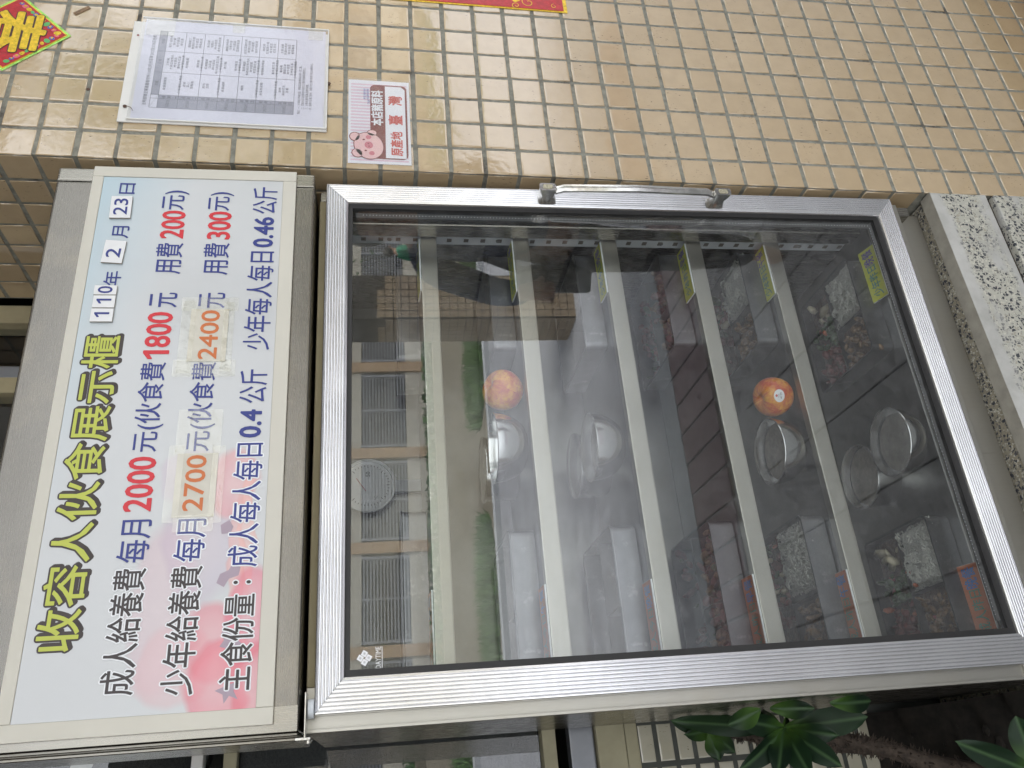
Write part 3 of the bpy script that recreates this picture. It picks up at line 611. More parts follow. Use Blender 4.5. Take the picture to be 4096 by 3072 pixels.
bm = bmesh.new(); box(bm, -0.6, PX-0.001, PY-0.003, 0.4, 0.0, 0.310, 0.006, 2); P('lower_slab', bm, M['terrazzo_low'])
# ------------------------------------------------------------------ the display cabinet
pv = Vector((0.7, 0.0, 1.1))
CAB = T(pv) @ Matrix.Rotation(-0.0247, 4, 'Z') @ Matrix.Rotation(-0.0181, 4, 'X') @ T(-pv)
def cab_thing(name, base, label, cat, group=None):
    e = empty(name, CAB @ T(base), label, cat, group)
    return e, mk(e, base)
SH = [1.475, 1.297, 1.122, 0.948, 0.781]; FLOOR = 0.588
cb = (0.69, 0.2, 0.462)
cabinet, P = cab_thing('display_cabinet', cb, 'tall stainless steel meal display cabinet with a glazed aluminium door', 'cabinet')
bm = bmesh.new(); box(bm, 0.2425, 0.262, 0.021, 0.40, 0.50, 1.655, 0.002, 1); P('side_panel', bm, M['steel_v'])
bm = bmesh.new(); box(bm, 1.120, 1.1405, 0.021, 0.40, 0.50, 1.655, 0.002, 1); P('side_panel', bm, M['steel_v'])
bm = bmesh.new(); box(bm, 0.262, 1.120, 0.388, 0.399, 0.55, 1.655); P('back_panel', bm, M['steel_in'])
bm = bmesh.new(); box(bm, 0.262, 1.120, 0.045, 0.388, 0.560, FLOOR, 0.002, 1); P('floor_panel', bm, M['steel_in'])
bm = bmesh.new(); box(bm, 0.262, 1.120, 0.045, 0.388, 1.632, 1.655); P('top_panel', bm, M['steel_in'])
bm = bmesh.new(); box(bm, 0.2425, 0.300, 0.019, 0.0208, 0.502, 1.6548, 0.0007, 1); box(bm, 0.2425, 0.247, 0.012, 0.0188, 0.502, 1.6548, 0.0015, 2); P('front_stile', bm, M['steel_light'])
bm = bmesh.new(); box(bm, 1.101, 1.119, 0.058, 0.097, 0.59, 1.63, 0.005, 3); P('inner_post', bm, M['steel_v'])
bm = bmesh.new(); box(bm, 0.263, 0.297, 0.058, 0.097, 0.59, 1.63, 0.005, 3); P('inner_post', bm, M['steel_v'])
bm = bmesh.new(); box(bm, 0.3002, 1.1195, 0.020, 0.045, 1.600, 1.6548, 0.001, 1); P('header_rail', bm, M['cream_dark'])
bm = bmesh.new(); box(bm, 0.2425, 1.1405, 0.014, 0.0445, 0.530, 0.586, 0.002, 2); P('sill_rail', bm, M['steel_light'])
bm = bmesh.new(); box(bm, 0.2435, 1.1395, 0.046, 0.392, 0.463, 0.530, 0.002, 2); box(bm, 0.62, 0.624, 0.0445, 0.046, 0.465, 0.529); P('plinth', bm, M['steel_light'])
bm = bmesh.new(); box(bm, 1.093, 1.130, 0.058, 0.0625, 0.465, 0.53, 0.001, 1); P('corner_bracket', bm, M['steel_v'])
# shelf standard: white channel with square holes and screws
def standard(x, face):
    bm = bmesh.new(); 
    zs = [0.60+0.0327*i for i in range(32)]
    box(bm, min(x, x+face*0.004), max(x, x+face*0.004), 0.103, 0.1395, 0.592, 1.628, 0.001, 1)
    box(bm, min(x+face*0.0042, x+face*0.007), max(x+face*0.0042, x+face*0.007), 0.1035, 0.1085, 0.592, 1.628, 0.001, 1)
    s = P('shelf_standard', bm, M['rail'])
    for z in zs: bm = bmesh.new(); box(bm, min(x+face*0.0042, x+face*0.0052), max(x+face*0.0042, x+face*0.0052), 0.119, 0.129, z-0.0045, z+0.0045); P('hole', bm, M['hole'], s)
    for z in (0.69, 0.99, 1.322, 1.532): bm = bmesh.new(); tube(bm, (x+face*0.003, 0.1245, z), (x+face*0.0058, 0.1245, z), 0.0048, 0.0042, 14); P('screw', bm, M['screw'], s)
standard(1.1195, -1); standard(0.2625, 1)
for i, z in enumerate(SH):
    bm = bmesh.new()
    box(bm, 0.3125, 1.1085, 0.100, 0.118, z-0.0305, z, 0.0022, 2)
    sh = P('shelf', bm, M['lip'])
    bm = bmesh.new(); box(bm, 0.3135, 1.1075, 0.1182, 0.385, z-0.006, z-0.001); P('shelf_tray', bm, M['steel_in'], sh)
# door
ox0, ox1, oz0, oz1 = 0.2632, 1.1415, 0.5515, 1.6425; ix0, ix1, iz0, iz1 = 0.3090, 1.1003, 0.5895, 1.6035
bm = bmesh.new()
for a in ((ix0, ix0+0.0085, iz0, iz1), (ix1-0.0075, ix1, iz0, iz1), (ix0+0.0086, ix1-0.0076, iz0, iz0+0.010), (ix0+0.0086, ix1-0.0076, iz1-0.0065, iz1)): box(bm, a[0], a[1], 0.0035, 0.016, a[2], a[3])
door = P('door', bm, M['gasket'])
def rail(corner_a, corner_b, inner_b, inner_a):
    # ribbed extrusion with mitred ends, swept from the a end to the b end
    prof = [(0.0, 0.018), (0.0, 0.0025), (0.02, 0.0006), (0.06, 0.0)]
    n = 7; w = 0.80/n
    for i in range(n):
        s = 0.075+i*w
        prof += [(s, 0.0028)]+[(s+w*(0.16+0.74*q/6), 0.0028-0.0026*math.sin(math.pi*(0.16+0.68*q/6))**0.7) for q in range(7)]+[(s+w*0.93, 0.0028)]
    prof += [(0.905, 0.0), (0.97, 0.0008), (1.0, 0.0035), (1.0, 0.018)]
    bm = bmesh.new(); A = []; B = []
    for t, h in prof:
        A.append(bm.verts.new((corner_a[0]+(inner_a[0]-corner_a[0])*t, h-0.003, corner_a[1]+(inner_a[1]-corner_a[1])*t)))
        B.append(bm.verts.new((corner_b[0]+(inner_b[0]-corner_b[0])*t, h-0.003, corner_b[1]+(inner_b[1]-corner_b[1])*t)))
    for i in range(len(prof)-1): bm.faces.new([A[i], A[i+1], B[i+1], B[i]])
    bm.faces.new([A[-1], A[0], B[0], B[-1]])
    bm.faces.new(A); bm.faces.new(B[::-1])
    return bm
g = 0.0003
P('door_rail', rail((ox0, oz0+g), (ox0, oz1-g), (ix0, iz1-g), (ix0, iz0+g)), M['alu'], door)
P('door_rail', rail((ox1, oz0+g), (ox1, oz1-g), (ix1, iz1-g), (ix1, iz0+g)), M['alu'], door)
P('door_rail', rail((ox0+g, oz1), (ox1-g, oz1), (ix1-g, iz1), (ix0+g, iz1)), M['alu'], door)
P('door_rail', rail((ox0+g, oz0), (ox1-g, oz0), (ix1-g, iz0), (ix0+g, iz0)), M['alu'], door)
bm = bmesh.new(); quad(bm, [(ix0+0.004, 0.0075, iz0+0.004), (ix1-0.004, 0.0075, iz0+0.004), (ix1-0.004, 0.0075, iz1-0.004), (ix0+0.004, 0.0075, iz1-0.004)])
P('glass_pane', bm, M['glass'], door)
bm = bmesh.new()
for a in ((ix1-0.022, ix1-0.012, iz0+0.012, iz1-0.012), (ix0+0.022, ix1-0.022, iz0+0.012, iz0+0.018)): box(bm, a[0], a[1], 0.0105, 0.0145, a[2], a[3])
P('glass_spacer', bm, M['darkalu'], door)
bm = bmesh.new()
for i in range(168):
    z = iz0+0.02+i*0.0058
    box(bm, ix1-0.0175, ix1-0.0163, 0.0098, 0.0103, z, z+0.0013)
for i in range(120):
    x = ix0+0.03+i*0.0062; box(bm, x, x+0.0011, 0.0098, 0.0103, iz0+0.018, iz0+0.0188)
P('spacer_dots', bm, M['whiteink'], door, kind='stuff')
# makers mark on the glass
bm = bmesh.new(); text(bm, 'DAYTIME', (0.3175, 0.3465, 1.5555, 1.5625), 0.0068); quad(bm, [(0.3175, 0.0068, 1.5532), (0.3465, 0.0068, 1.5532), (0.3465, 0.0068, 1.5540), (0.3175, 0.0068, 1.5540)])
for dx, dz in ((0, 0.0062), (0.0062, 0.0), (-0.0062, 0.0), (0, -0.0062)):
    cxx, czz, rr = 0.3325+dx*0.92+0.0, 1.5775+dz*0.92, 0.0052
    ca, sa = math.cos(0.25), math.sin(0.25)
    pts = [(0, rr), (rr, 0), (0, -rr), (-rr, 0)]
    quad(bm, [(cxx+a*ca-b*sa, 0.0068, czz+a*sa+b*ca) for a, b in pts])
P('maker_mark', bm, M['whiteink'], door)
bm = bmesh.new()
for dx, dz in ((0, 0.0057), (0.0057, 0.0), (-0.0057, 0.0), (0, -0.0057)): text(bm, '*', (0.3325+dx-0.0018, 0.3325+dx+0.0018, 1.5775+dz-0.0018, 1.5775+dz+0.0018), 0.0064)
P('mark_stars', bm, M['winframe'], door)
# handle
bm = bmesh.new()
HX = 1.117
pts = [(1.236, -0.030), (1.222, -0.036), (1.085, -0.041), (0.950, -0.037), (0.936, -0.030)]
def rbar(bm, path, w, t):
    rings = []
    for z, y in path:
        rings.append([bm.verts.new((HX+sx*w/2*(1 if abs(sy) < 1 else 0.72), y+sy*t/2, z)) for sx, sy in ((-1, -0.5), (-1, 0.5), (-0.7, 1), (0.7, 1), (1, 0.5), (1, -0.5), (0.7, -1), (-0.7, -1))])
    for A, B in zip(rings, rings[1:]):
        for i in range(8): bm.faces.new([A[i], A[(i+1) % 8], B[(i+1) % 8], B[i]])
    bm.faces.new(rings[0]); bm.faces.new(rings[-1][::-1])
rbar(bm, pts, 0.0145, 0.009)
hd = P('handle_bar', bm, M['chrome'], door, smooth=True, angle=40)
for zc, s in ((1.247, 1), (0.925, -1)):
    bm = bmesh.new()
    sec = [(-0.0035, 0.0115, 0.0165), (-0.008, 0.0100, 0.0145), (-0.020, 0.0075, 0.0110), (-0.032, 0.0085, 0.0155), (-0.040, 0.0082, 0.0155)]
    rings = []
    for y, hx, hz in sec:
        rings.append([bm.verts.new((HX+hx*math.copysign(abs(math.cos(t))**0.38, math.cos(t)), y, zc+s*(-y*0.12)+hz*math.copysign(abs(math.sin(t))**0.38, math.sin(t)))) for t in [2*math.pi*i/16 for i in range(16)]])
    for A, B in zip(rings, rings[1:]):
        for i in range(16): bm.faces.new([A[i], A[(i+1) % 16], B[(i+1) % 16], B[i]])
    bm.faces.new(rings[0]); bm.faces.new(rings[-1][::-1])
    P('handle_foot', bm, M['chrome'], door, smooth=True, angle=50)
    bm = bmesh.new(); bm2 = rrect(HX-0.0050, HX+0.0050, zc+s*0.005-0.009, zc+s*0.005+0.009, 0.004, -0.0404); quad(bm, bm2); P('handle_cap', bm, M['chrome_pit'], door)
# hinge at the upper left of the door
bm = bmesh.new(); tube(bm, (0.272, 0.006, 1.643), (0.272, 0.006, 1.6505), 0.0125, n=24); P('hinge_washer', bm, M['nylon'])
bm = bmesh.new(); box(bm, 0.236, 0.292, -0.012, 0.022, 1.6515, 1.6545, 0.0008, 1); box(bm, 0.233, 0.2362, -0.020, 0.030, 1.645, 1.664, 0.0015, 2); tube(bm, (0.2335, 0.01, 1.650), (0.230, 0.01, 1.650), 0.0045, n=12); P('hinge_plate', bm, M['chrome'])

# steel header box that carries the sign
bm = bmesh.new(); box(bm, 0.2445, 1.1095, -0.0295, 0.20, 1.660, 2.0735, 0.004, 3); hb = P('header_box', bm, M['steel'])
bm = bmesh.new(); box(bm, 1.1102, 1.1365, -0.0305, 0.20, 1.6605, 2.0735, 0.004, 3); P('header_end_strip', bm, M['steel_v'])
bm = bmesh.new(); box(bm, 0.2435, 0.275, -0.0306, -0.0297, 1.6605, 2.0735, 0.0004, 1); P('header_end_strip', bm, M['steel_v'])
bm = bmesh.new(); box(bm, 0.2395, 0.2438, -0.010, 0.19, 1.662, 2.07, 0.001, 1); box(bm, 0.235, 0.2393, 0.02, 0.19, 1.662, 2.07, 0.001, 1); P('header_side_fold', bm, M['steel_v'])

# sign board
sb = (0.695, -0.031, 1.69)
sign, P = cab_thing('sign_board', sb, 'white framed notice with yellow-green title and red and blue prices, on the cabinet header', 'sign')
YS = -0.0335
bm = bmesh.new(); box(bm, 0.2535, 1.137, YS, -0.0312, 1.6905, 2.0165); P('backing_panel', bm, M['cream_trim'])
# face object keeps its own origin so that the print material is measured from its lower-left corner
bm = bmesh.new(); quad(bm, [(0, 0, 0), (0.842, 0, 0), (0.842, 0, 0.287), (0, 0, 0.287)])
face = new('printed_face', bm, M['signface'], sign); face.location = Vector((0.2745, YS-0.0006, 1.7125))-Vector(sb)
for a in ((0.2535, 0.2743, 1.6905, 2.0165), (1.1167, 1.137, 1.6905, 2.0165)):
    bm = bmesh.new(); box(bm, a[0], a[1], YS-0.0022, YS-0.0002, a[2], a[3], 0.0005, 1); P('trim_strip', bm, M['cream_trim'])
for a in ((0.2747, 1.1163, 1.6905, 1.7122), (0.2747, 1.1163, 1.9997, 2.0165)):
    bm = bmesh.new(); box(bm, a[0], a[1], YS-0.0022, YS-0.0002, a[2], a[3], 0.0005, 1); P('trim_strip', bm, M['cream_trim'])
YT = YS-0.0010
tb = (0.3572, 0.8137, 1.9365, 1.9870)
bm = bmesh.new()
for i in range(3): text(bm, '收容人伙食展示櫃', (tb[0]+0.0012*i, tb[1]+0.0012*i, tb[2]-0.0014*i, tb[3]-0.0014*i), YT+0.0003*(i > 0)*i*0.4, bold=0.0030)
P('title_outline', bm, M['brownink'])
bm = bmesh.new(); text(bm, '收容人伙食展示櫃', tb, YT-0.0005, bold=0.0006); P('title_lettering', bm, M['titleyellow'])
R2, R3, R4 = (1.8625, 1.9030), (1.7910, 1.8305), (1.7205, 1.7600)
black = [('成人給養費', 0.300, 0.459, *R2), ('少年給養費', 0.2955, 0.459, *R3), ('主食份量', 0.297, 0.418, *R4), ('：', 0.4325, 0.4365, 1.7275, 1.7495)]
blue = [('每月', 0.4675, 0.5262, *R2), ('元(伙食費', 0.6258, 0.7688, *R2), ('元', 0.8652, 0.8912, *R2), ('用費', 0.9265, 0.985, *R2), ('元)', 1.0517, 1.091, *R2),
        ('每月', 0.4660, 0.5248, *R3), ('元(伙食費', 0.625, 0.7685, *R3), ('元', 0.8642, 0.8918, *R3), ('用費', 0.9258, 0.9862, *R3), ('元)', 1.052, 1.090, *R3),
        ('成人每人每日', 0.4555, 0.6358, *R4), ('公斤', 0.7002, 0.7557, *R4), ('少年每人每日', 0.7897, 0.9712, *R4), ('公斤', 1.0476, 1.1025, *R4),
        ('年', 0.9038, 0.9299, 1.9495, 1.9745), ('月', 0.9932, 1.0165, 1.948, 1.973), ('日', 1.0820, 1.1035, 1.9485, 1.9725)]
bold_blue = [('0.4', 0.6455, 0.6885, 1.726, 1.7552), ('0.46', 0.9806, 1.0395, 1.7243, 1.7545)]
reds = [('2000', 0.5385, 0.6176, 1.8665, 1.9020), ('1', 0.7755, 0.7885, 1.8665, 1.9020), ('800', 0.7955, 0.8555, 1.8665, 1.9020), ('200', 0.9948, 1.0488, 1.865, 1.9), ('300', 0.9948, 1.049, 1.7925, 1.8275)]
oranges = [('2700', 0.5362, 0.618, 1.7980, 1.8245), ('2400', 0.7738, 0.8585, 1.797, 1.8237)]
def lettering(name, items, mat, y, bold):
    for s, a, b, c_, d in items:
        bm = bmesh.new(); text(bm, s, (a, b, c_, d), y, bold=bold); P(name, bm, M[mat])
lettering('white_outline', black+[t for t in blue if t[1] < 0.6 and t[4] < 1.84], 'whiteink', YT, 0.0021)
lettering('black_lettering', black, 'ink', YT-0.0004, 0.00035)
lettering('blue_lettering', blue, 'navy', YT-0.0004, 0.00025)
lettering('blue_number', bold_blue, 'navy', YT-0.0004, 0.0010)
lettering('red_number', reds, 'red', YT-0.0004, 0.0009)
for (a, b, c_, d), rt in (((0.5272, 0.6215, 1.7820, 1.8380), -0.01), ((0.7697, 0.8614, 1.7835, 1.8397), 0.0)):
    bm = bmesh.new(); box(bm, a, b, YT-0.0012, YT-0.0006, c_, d); P('price_sticker', bm, M['oldpaper'])
lettering('orange_number', oranges, 'orange', YT-0.0016, 0.0006)
for a, b, c_, d in ((0.518, 0.632, 1.772, 1.790), (0.520, 0.634, 1.829, 1.850), (0.62, 0.69, 1.780, 1.842), (0.506, 0.53, 1.782, 1.835), (0.752, 0.874, 1.775, 1.791), (0.75, 0.876, 1.832, 1.853), (0.858, 0.882, 1.77, 1.855), (0.744, 0.772, 1.768, 1.858)):
    bm = bmesh.new(); box(bm, a, b, YT-0.0022, YT-0.0018-0.00005*(a*100 % 3), c_, d); P('clear_tape', bm, M['tape'])
for nm_, pts in (('printed_stalk', [(0.378, 1.7545), (0.369, 1.761), (0.360, 1.757), (0.352, 1.762), (0.349, 1.752), (0.340, 1.748), (0.350, 1.744), (0.353, 1.733), (0.361, 1.741), (0.372, 1.738), (0.368, 1.747)]), ('printed_stalk', [(0.298, 1.764), (0.303, 1.752), (0.312, 1.751), (0.305, 1.745), (0.309, 1.733), (0.297, 1.741), (0.286, 1.735), (0.291, 1.746), (0.282, 1.752), (0.293, 1.754)]),
                 ('printed_leaf', [(0.435, 1.772), (0.447, 1.768), (0.452, 1.757), (0.462, 1.752), (0.455, 1.742), (0.444, 1.744), (0.440, 1.756), (0.429, 1.762)]), ('printed_leaf', [(0.502, 1.770), (0.515, 1.772), (0.522, 1.761), (0.512, 1.755), (0.503, 1.758)])):
    bm = bmesh.new(); quad(bm, [(x, YS-0.0008, z) for x, z in pts]); P(nm_, bm, M['stalkprint'])
dates = [('1', 0.837, 0.8607, 1.952, 1.9842, 0), ('1', 0.8617, 0.8841, 1.952, 1.984, 0), ('0', 0.8848, 0.9022, 1.952, 1.985, 0), ('2', 0.9435, 0.9865, 1.9495, 1.981, -0.06), ('23', 1.0303, 1.0745, 1.9488, 1.9812, 0.02)]
for s, a, b, c_, d, rt in dates:
    bx = ((a+b)/2, YT-0.004, (c_+d)/2); w, h = (b-a)/2, (d-c_)/2
    nm = {0.837: 'first thin white number plate reading 1, left of the year character', 0.8617: 'second white number plate reading 1, between the other 1 and the 0', 0.8848: 'narrow white number plate reading 0, beside the year character', 0.9435: 'tilted white number plate reading 2, before the month character', 1.0303: 'white number plate reading 23, before the day character'}[a]
    e, Q = cab_thing('number_plate', bx, nm, 'number plate', 'number plates of the date on the sign')
    e.matrix_world = e.matrix_world @ Matrix.Rotation(-rt, 4, 'Y')
    bm = bmesh.new(); box(bm, a+0.0003, b-0.0003, YT-0.004, YT-0.0004, c_, d, 0.0004, 1); Q('plate', bm, [M['plate'], M['plate_edge']])
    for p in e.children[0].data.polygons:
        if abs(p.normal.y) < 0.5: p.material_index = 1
    tw = {'1': 0.0040, '0': 0.006, '2': 0.0085, '23': 0.016}[s]
    tx_ = (a+b)/2-(0.003 if s == '2' else 0)
    bm = bmesh.new(); text(bm, s, (tx_-tw, tx_+tw, (c_+d)/2-0.0105, (c_+d)/2+0.0105), YT-0.0045, bold=0.0003); Q('digit', bm, M['navy'])

# ------------------------------------------------------------------ things on the shelves
def film_over(bm, x0, x1, y0, y1, z, droop=0.004, nx=9, ny=9):
    g_ = [[bm.verts.new((x0+(x1-x0)*i/nx, y0+(y1-y0)*j/ny, z-(droop*math.sin(math.pi*i/nx)*math.sin(math.pi*j/ny))+random.uniform(-0.0008, 0.0008))) for j in range(ny+1)] for i in range(nx+1)]
    for i in range(nx):
        for j in range(ny): bm.faces.new([g_[i][j], g_[i+1][j], g_[i+1][j+1], g_[i][j+1]])
def lunch_box(x0, x1, y0, y1, z, label, food=None, h=0.045, film=True):
    base = ((x0+x1)/2, (y0+y1)/2, z)
    e, Q = cab_thing('lunch_box', base, label, 'lunch box', 'steel lunch boxes on the shelves')
    bm = bmesh.new(); t = 0.0016; cr = 0.012
    o_ = [(p[0], p[2]) for p in rrect(x0, x1, y0, y1, cr, 0, 5)]
    i_ = [(p[0], p[2]) for p in rrect(x0+t, x1-t, y0+t, y1-t, cr-t, 0, 5)]
    l_ = [(p[0], p[2]) for p in rrect(x0-0.0025, x1+0.0025, y0-0.0025, y1+0.0025, cr+0.002, 0, 5)]
    def ring(pts, zz): return [bm.verts.new((a, b, zz)) for a, b in pts]
    rr = [ring(o_, z+0.001), ring(o_, z+h-0.003), ring(l_, z+h-0.002), ring(l_, z+h), ring(i_, z+h-0.0004), ring(i_, z+0.003)]
    n = len(o_)
    for A, B in zip(rr, rr[1:]):
        for i in range(n): bm.faces.new([A[i], A[(i+1) % n], B[(i+1) % n], B[i]])
    bm.faces.new(rr[0]); bm.faces.new(rr[-1])
    Q('box_body', bm, M['traysteel'])
    bm = bmesh.new(); xm = x0+(x1-x0)*0.45; ym = y0+(y1-y0)*0.52
    box(bm, x0+0.003, x1-0.003, ym-0.0008, ym+0.0008, z+0.004, z+h-0.006); box(bm, xm-0.0008, xm+0.0008, y0+0.003, ym-0.001, z+0.004, z+h-0.006)
    Q('divider', bm, M['traysteel'])
    if food: food(Q, x0, x1, y0, y1, xm, ym, z, h)
    if film:
        bm = bmesh.new(); film_over(bm, x0+0.001, x1-0.001, y0+0.001, y1-0.001, z+h+0.0005); Q('cling_film', bm, M['film'], smooth=True)
    return e
def grain(bm, c, r, l, ax):
    ax = ax.normalized(); a = ax.orthogonal().normalized(); b = ax.cross(a)
    p = [bm.verts.new(c+ax*l), bm.verts.new(c-ax*l)]; m = [bm.verts.new(c+(a*math.cos(t)+b*math.sin(t))*r) for t in (0, 1.57, 3.14, 4.71)]
    for i in range(4): bm.faces.new([p[0], m[i], m[(i+1) % 4]]); bm.faces.new([p[1], m[(i+1) % 4], m[i]])
def rice(Q, x0, x1, y0, y1, z, top, n=1500):
    bm = bmesh.new(); box(bm, x0+0.009, x1-0.009, y0+0.009, y1-0.009, z+0.003, z+top-0.009, 0.006, 3)
    for _ in range(n):
        x, y = random.uniform(x0+0.001, x1-0.001), random.uniform(y0+0.001, y1-0.001)
        ed = min(x-x0, x1-x, y-y0, y1-y)+0.009*noise.noise(Vector((x*70, y*70, z*5)))
        if ed < 0.002: continue
        zz = z+top-0.016+min(0.014, ed*0.9)+noise.noise(Vector((x*55, y*55, z*9)))*0.006
        grain(bm, Vector((x, y, zz)), 0.0014, 0.0032, Vector((random.uniform(-1, 1), random.uniform(-1, 1), random.uniform(-0.5, 0.5))))
    Q('cooked_rice', bm, M['rice'], kind='stuff')
def chunks(Q, name, mat, x0, x1, y0, y1, z, top, n, r):
    bm = bmesh.new()
    for _ in range(n):
        t = bmesh.new(); bmesh.ops.create_icosphere(t, subdivisions=1, radius=1)
        s = r*random.uniform(0.6, 1.3); mt = T((random.uniform(x0+r, x1-r), random.uniform(y0+r, y1-r), z+random.uniform(0.3, 1.0)*top)) @ Euler((random.random()*6, random.random()*6, random.random()*6)).to_matrix().to_4x4() @ Matrix.Diagonal((s*random.uniform(0.8, 1.7), s, s*random.uniform(0.35, 0.8), 1))
        for v in t.verts: v.co = mt @ v.co
        tmp = bpy.data.meshes.new('t'); t.to_mesh(tmp); t.free(); bm.from_mesh(tmp); bpy.data.meshes.remove(tmp)
    Q(name, bm, mat, kind='stuff', smooth=True)
def meal_a(Q, x0, x1, y0, y1, xm, ym, z, h):
    bm = bmesh.new(); box(bm, x0+0.004, xm-0.002, y0+0.004, y1-0.004, z+0.004, z+h*0.55, 0.004, 2); box(bm, xm-0.002, x1-0.004, ym+0.002, y1-0.004, z+0.004, z+h*0.55, 0.004, 2); Q('sauce_layer', bm, M['sauce'])
    rice(Q, xm, x1, y0, ym, z, h)
    chunks(Q, 'braised_meat', M['meat'], x0, xm, ym, y1, z, h*0.8, 60, 0.009)
    chunks(Q, 'mushroom_stew', M['stew'], x0, xm, y0, ym, z, h*0.85, 80, 0.0065)
    chunks(Q, 'boiled_greens', M['greens'], xm-0.02, x1-0.06, ym, y1, z, h*0.8, 60, 0.008)
    chunks(Q, 'pickled_radish', M['dpink'], x0, x1, y0+0.02, y1-0.02, z, h*0.7, 10, 0.007)
    chunks(Q, 'carrot_pieces', M['carrot'], x0+0.02, x1-0.05, ym-0.03, y1, z, h*0.95, 9, 0.006)
    chunks(Q, 'egg_slices', M['egg'], x1-0.07, x1-0.01, ym+0.01, y1-0.02, z, h*0.95, 6, 0.012)
def meal_b(Q, x0, x1, y0, y1, xm, ym, z, h):
    bm = bmesh.new(); box(bm, x0+0.004, xm-0.002, y0+0.004, y1-0.004, z+0.004, z+h*0.55, 0.004, 2); box(bm, xm-0.002, x1-0.004, ym+0.002, y1-0.004, z+0.004, z+h*0.55, 0.004, 2); Q('sauce_layer', bm, M['sauce'])
    rice(Q, xm+0.01, x1, y0, ym+0.01, z, h)
    chunks(Q, 'fried_pork', M['stew'], x0, xm, y0, ym, z, h*0.85, 70, 0.0075)
    chunks(Q, 'red_meat', M['meat'], x0, x1, ym, y1, z, h*0.8, 34, 0.011)
    chunks(Q, 'greens', M['greens'], xm, x1, ym+0.02, y1, z, h*0.85, 22, 0.010)
    chunks(Q, 'carrot_slices', M['carrot'], xm, x1, ym, y1, z, h*0.9, 7, 0.007)
    chunks(Q, 'bean_pieces', M['egg'], xm, x1-0.03, ym, y1-0.02, z, h*0.95, 5, 0.008)
def meal_c(Q, x0, x1, y0, y1, xm, ym, z, h):
    chunks(Q, 'minced_meat', M['meat'], x0, x1, y0, y1, z, h*0.75, 70, 0.009)
    chunks(Q, 'stewed_cabbage', M['stew'], x0, x1, y0, ym, z, h*0.85, 40, 0.008)
    chunks(Q, 'chopped_greens', M['greens'], x0, x1, y0, y1, z, h*0.85, 26, 0.006)
pos = ['top', 'second', 'third', 'fourth', 'fifth']
L, Rr = (0.333, 0.546), (0.893, 1.106)
nL = ['empty-looking steel lunch box at the left end of the top shelf', 'steel lunch box at the left end of the second shelf, below the top box', 'steel lunch box at the left end of the third shelf, under pale reflections', 'steel lunch box of minced meat at the left end of the fourth shelf', 'steel lunch box with rice and stew at the left end of the fifth shelf']
nR = ['wrapped steel lunch box at the right end of the top shelf', 'wrapped steel lunch box at the right end of the second shelf', 'wrapped steel lunch box at the right end of the third shelf', 'steel lunch box of red meat and greens at the right end of the fourth shelf', 'steel lunch box with rice at the right end of the fifth shelf']
fd = [None, None, None, meal_c, meal_b]
ys = [(0.20, 0.36), (0.156, 0.366), (0.150, 0.36), (0.142, 0.35), (0.134, 0.34)]
for i, z in enumerate(SH):
    lunch_box(L[0]-0.03, L[1] if i else 0.60, ys[i][0]+0.0, ys[i][1], z, nL[i], fd[i], film=(i > 0))
    lunch_box(Rr[0], Rr[1], ys[i][0], ys[i][1], z, nR[i], fd[i])
lunch_box(0.315, 0.520, 0.072, 0.270, FLOOR, 'steel lunch box with rice and egg rolls at the left of the cabinet floor', meal_a)
lunch_box(0.845, 1.050, 0.072, 0.270, FLOOR, 'steel lunch box with rice and carrots at the right of the cabinet floor', meal_a)
# shelf labels, lying at the front of each shelf
meals = [('今日', '早餐'), ('今日', '午餐'), ('今日', '晚餐'), ('昨日', '早餐'), ('昨日', '午餐'), ('昨日', '晚餐')]
for i, (dy, ml) in enumerate(meals):
    z = SH[i] if i < 5 else FLOOR; y0 = 0.101 if i < 5 else 0.036
    for side, x0, x1, who, bmat, c1, c2 in (('R', 0.985, 1.1, '少年', 'labely', 'teal', 'violet'), ('L', 0.315, 0.4405, '成人', 'labelo', 'mint', 'skyblue')):
        if i == 5: x0 -= 0.040 if side == 'R' else 0.004; x1 -= 0.040 if side == 'R' else 0.012
        base = ((x0+x1)/2, y0, z+0.0003)
        e, Q = cab_thing('meal_label', base, ('yellow-green meal label at the right front of the %s' if side == 'R' else 'orange meal label with blue end characters at the left front of the %s') % ((pos[i]+' shelf') if i < 5 else 'cabinet floor'), 'label', 'meal labels on the shelves')
        e.matrix_world = e.matrix_world @ Matrix.Rotation(0.06 if i < 5 else 0.28, 4, 'X')
        bm = bmesh.new(); box(bm, x0, x1, y0, y0+0.040, z+0.0005, z+0.0030); Q('label_core', bm, M['labelw'])
        bm = bmesh.new(); quad(bm, [(x0+0.0003, y0+0.0012, z+0.0034), (x1-0.0003, y0+0.0012, z+0.0034), (x1-0.0003, y0+0.0397, z+0.0034), (x0+0.0003, y0+0.0397, z+0.0034)]); Q('coloured_face', bm, M[bmat])
        w = (x1-x0-0.012)/6
        s = who+dy
        bm = bmesh.new(); text(bm, s, (x0+0.007, x0+0.007+w*3.9, y0+0.009, y0+0.031), z+0.0040, plane='xy', bold=0.0003); Q('day_lettering', bm, M[c1])
        bm = bmesh.new(); text(bm, ml, (x0+0.007+w*4.05, x1-0.005, y0+0.008, y0+0.033), z+0.0040, plane='xy', bold=0.0003); Q('meal_lettering', bm, M[c2])
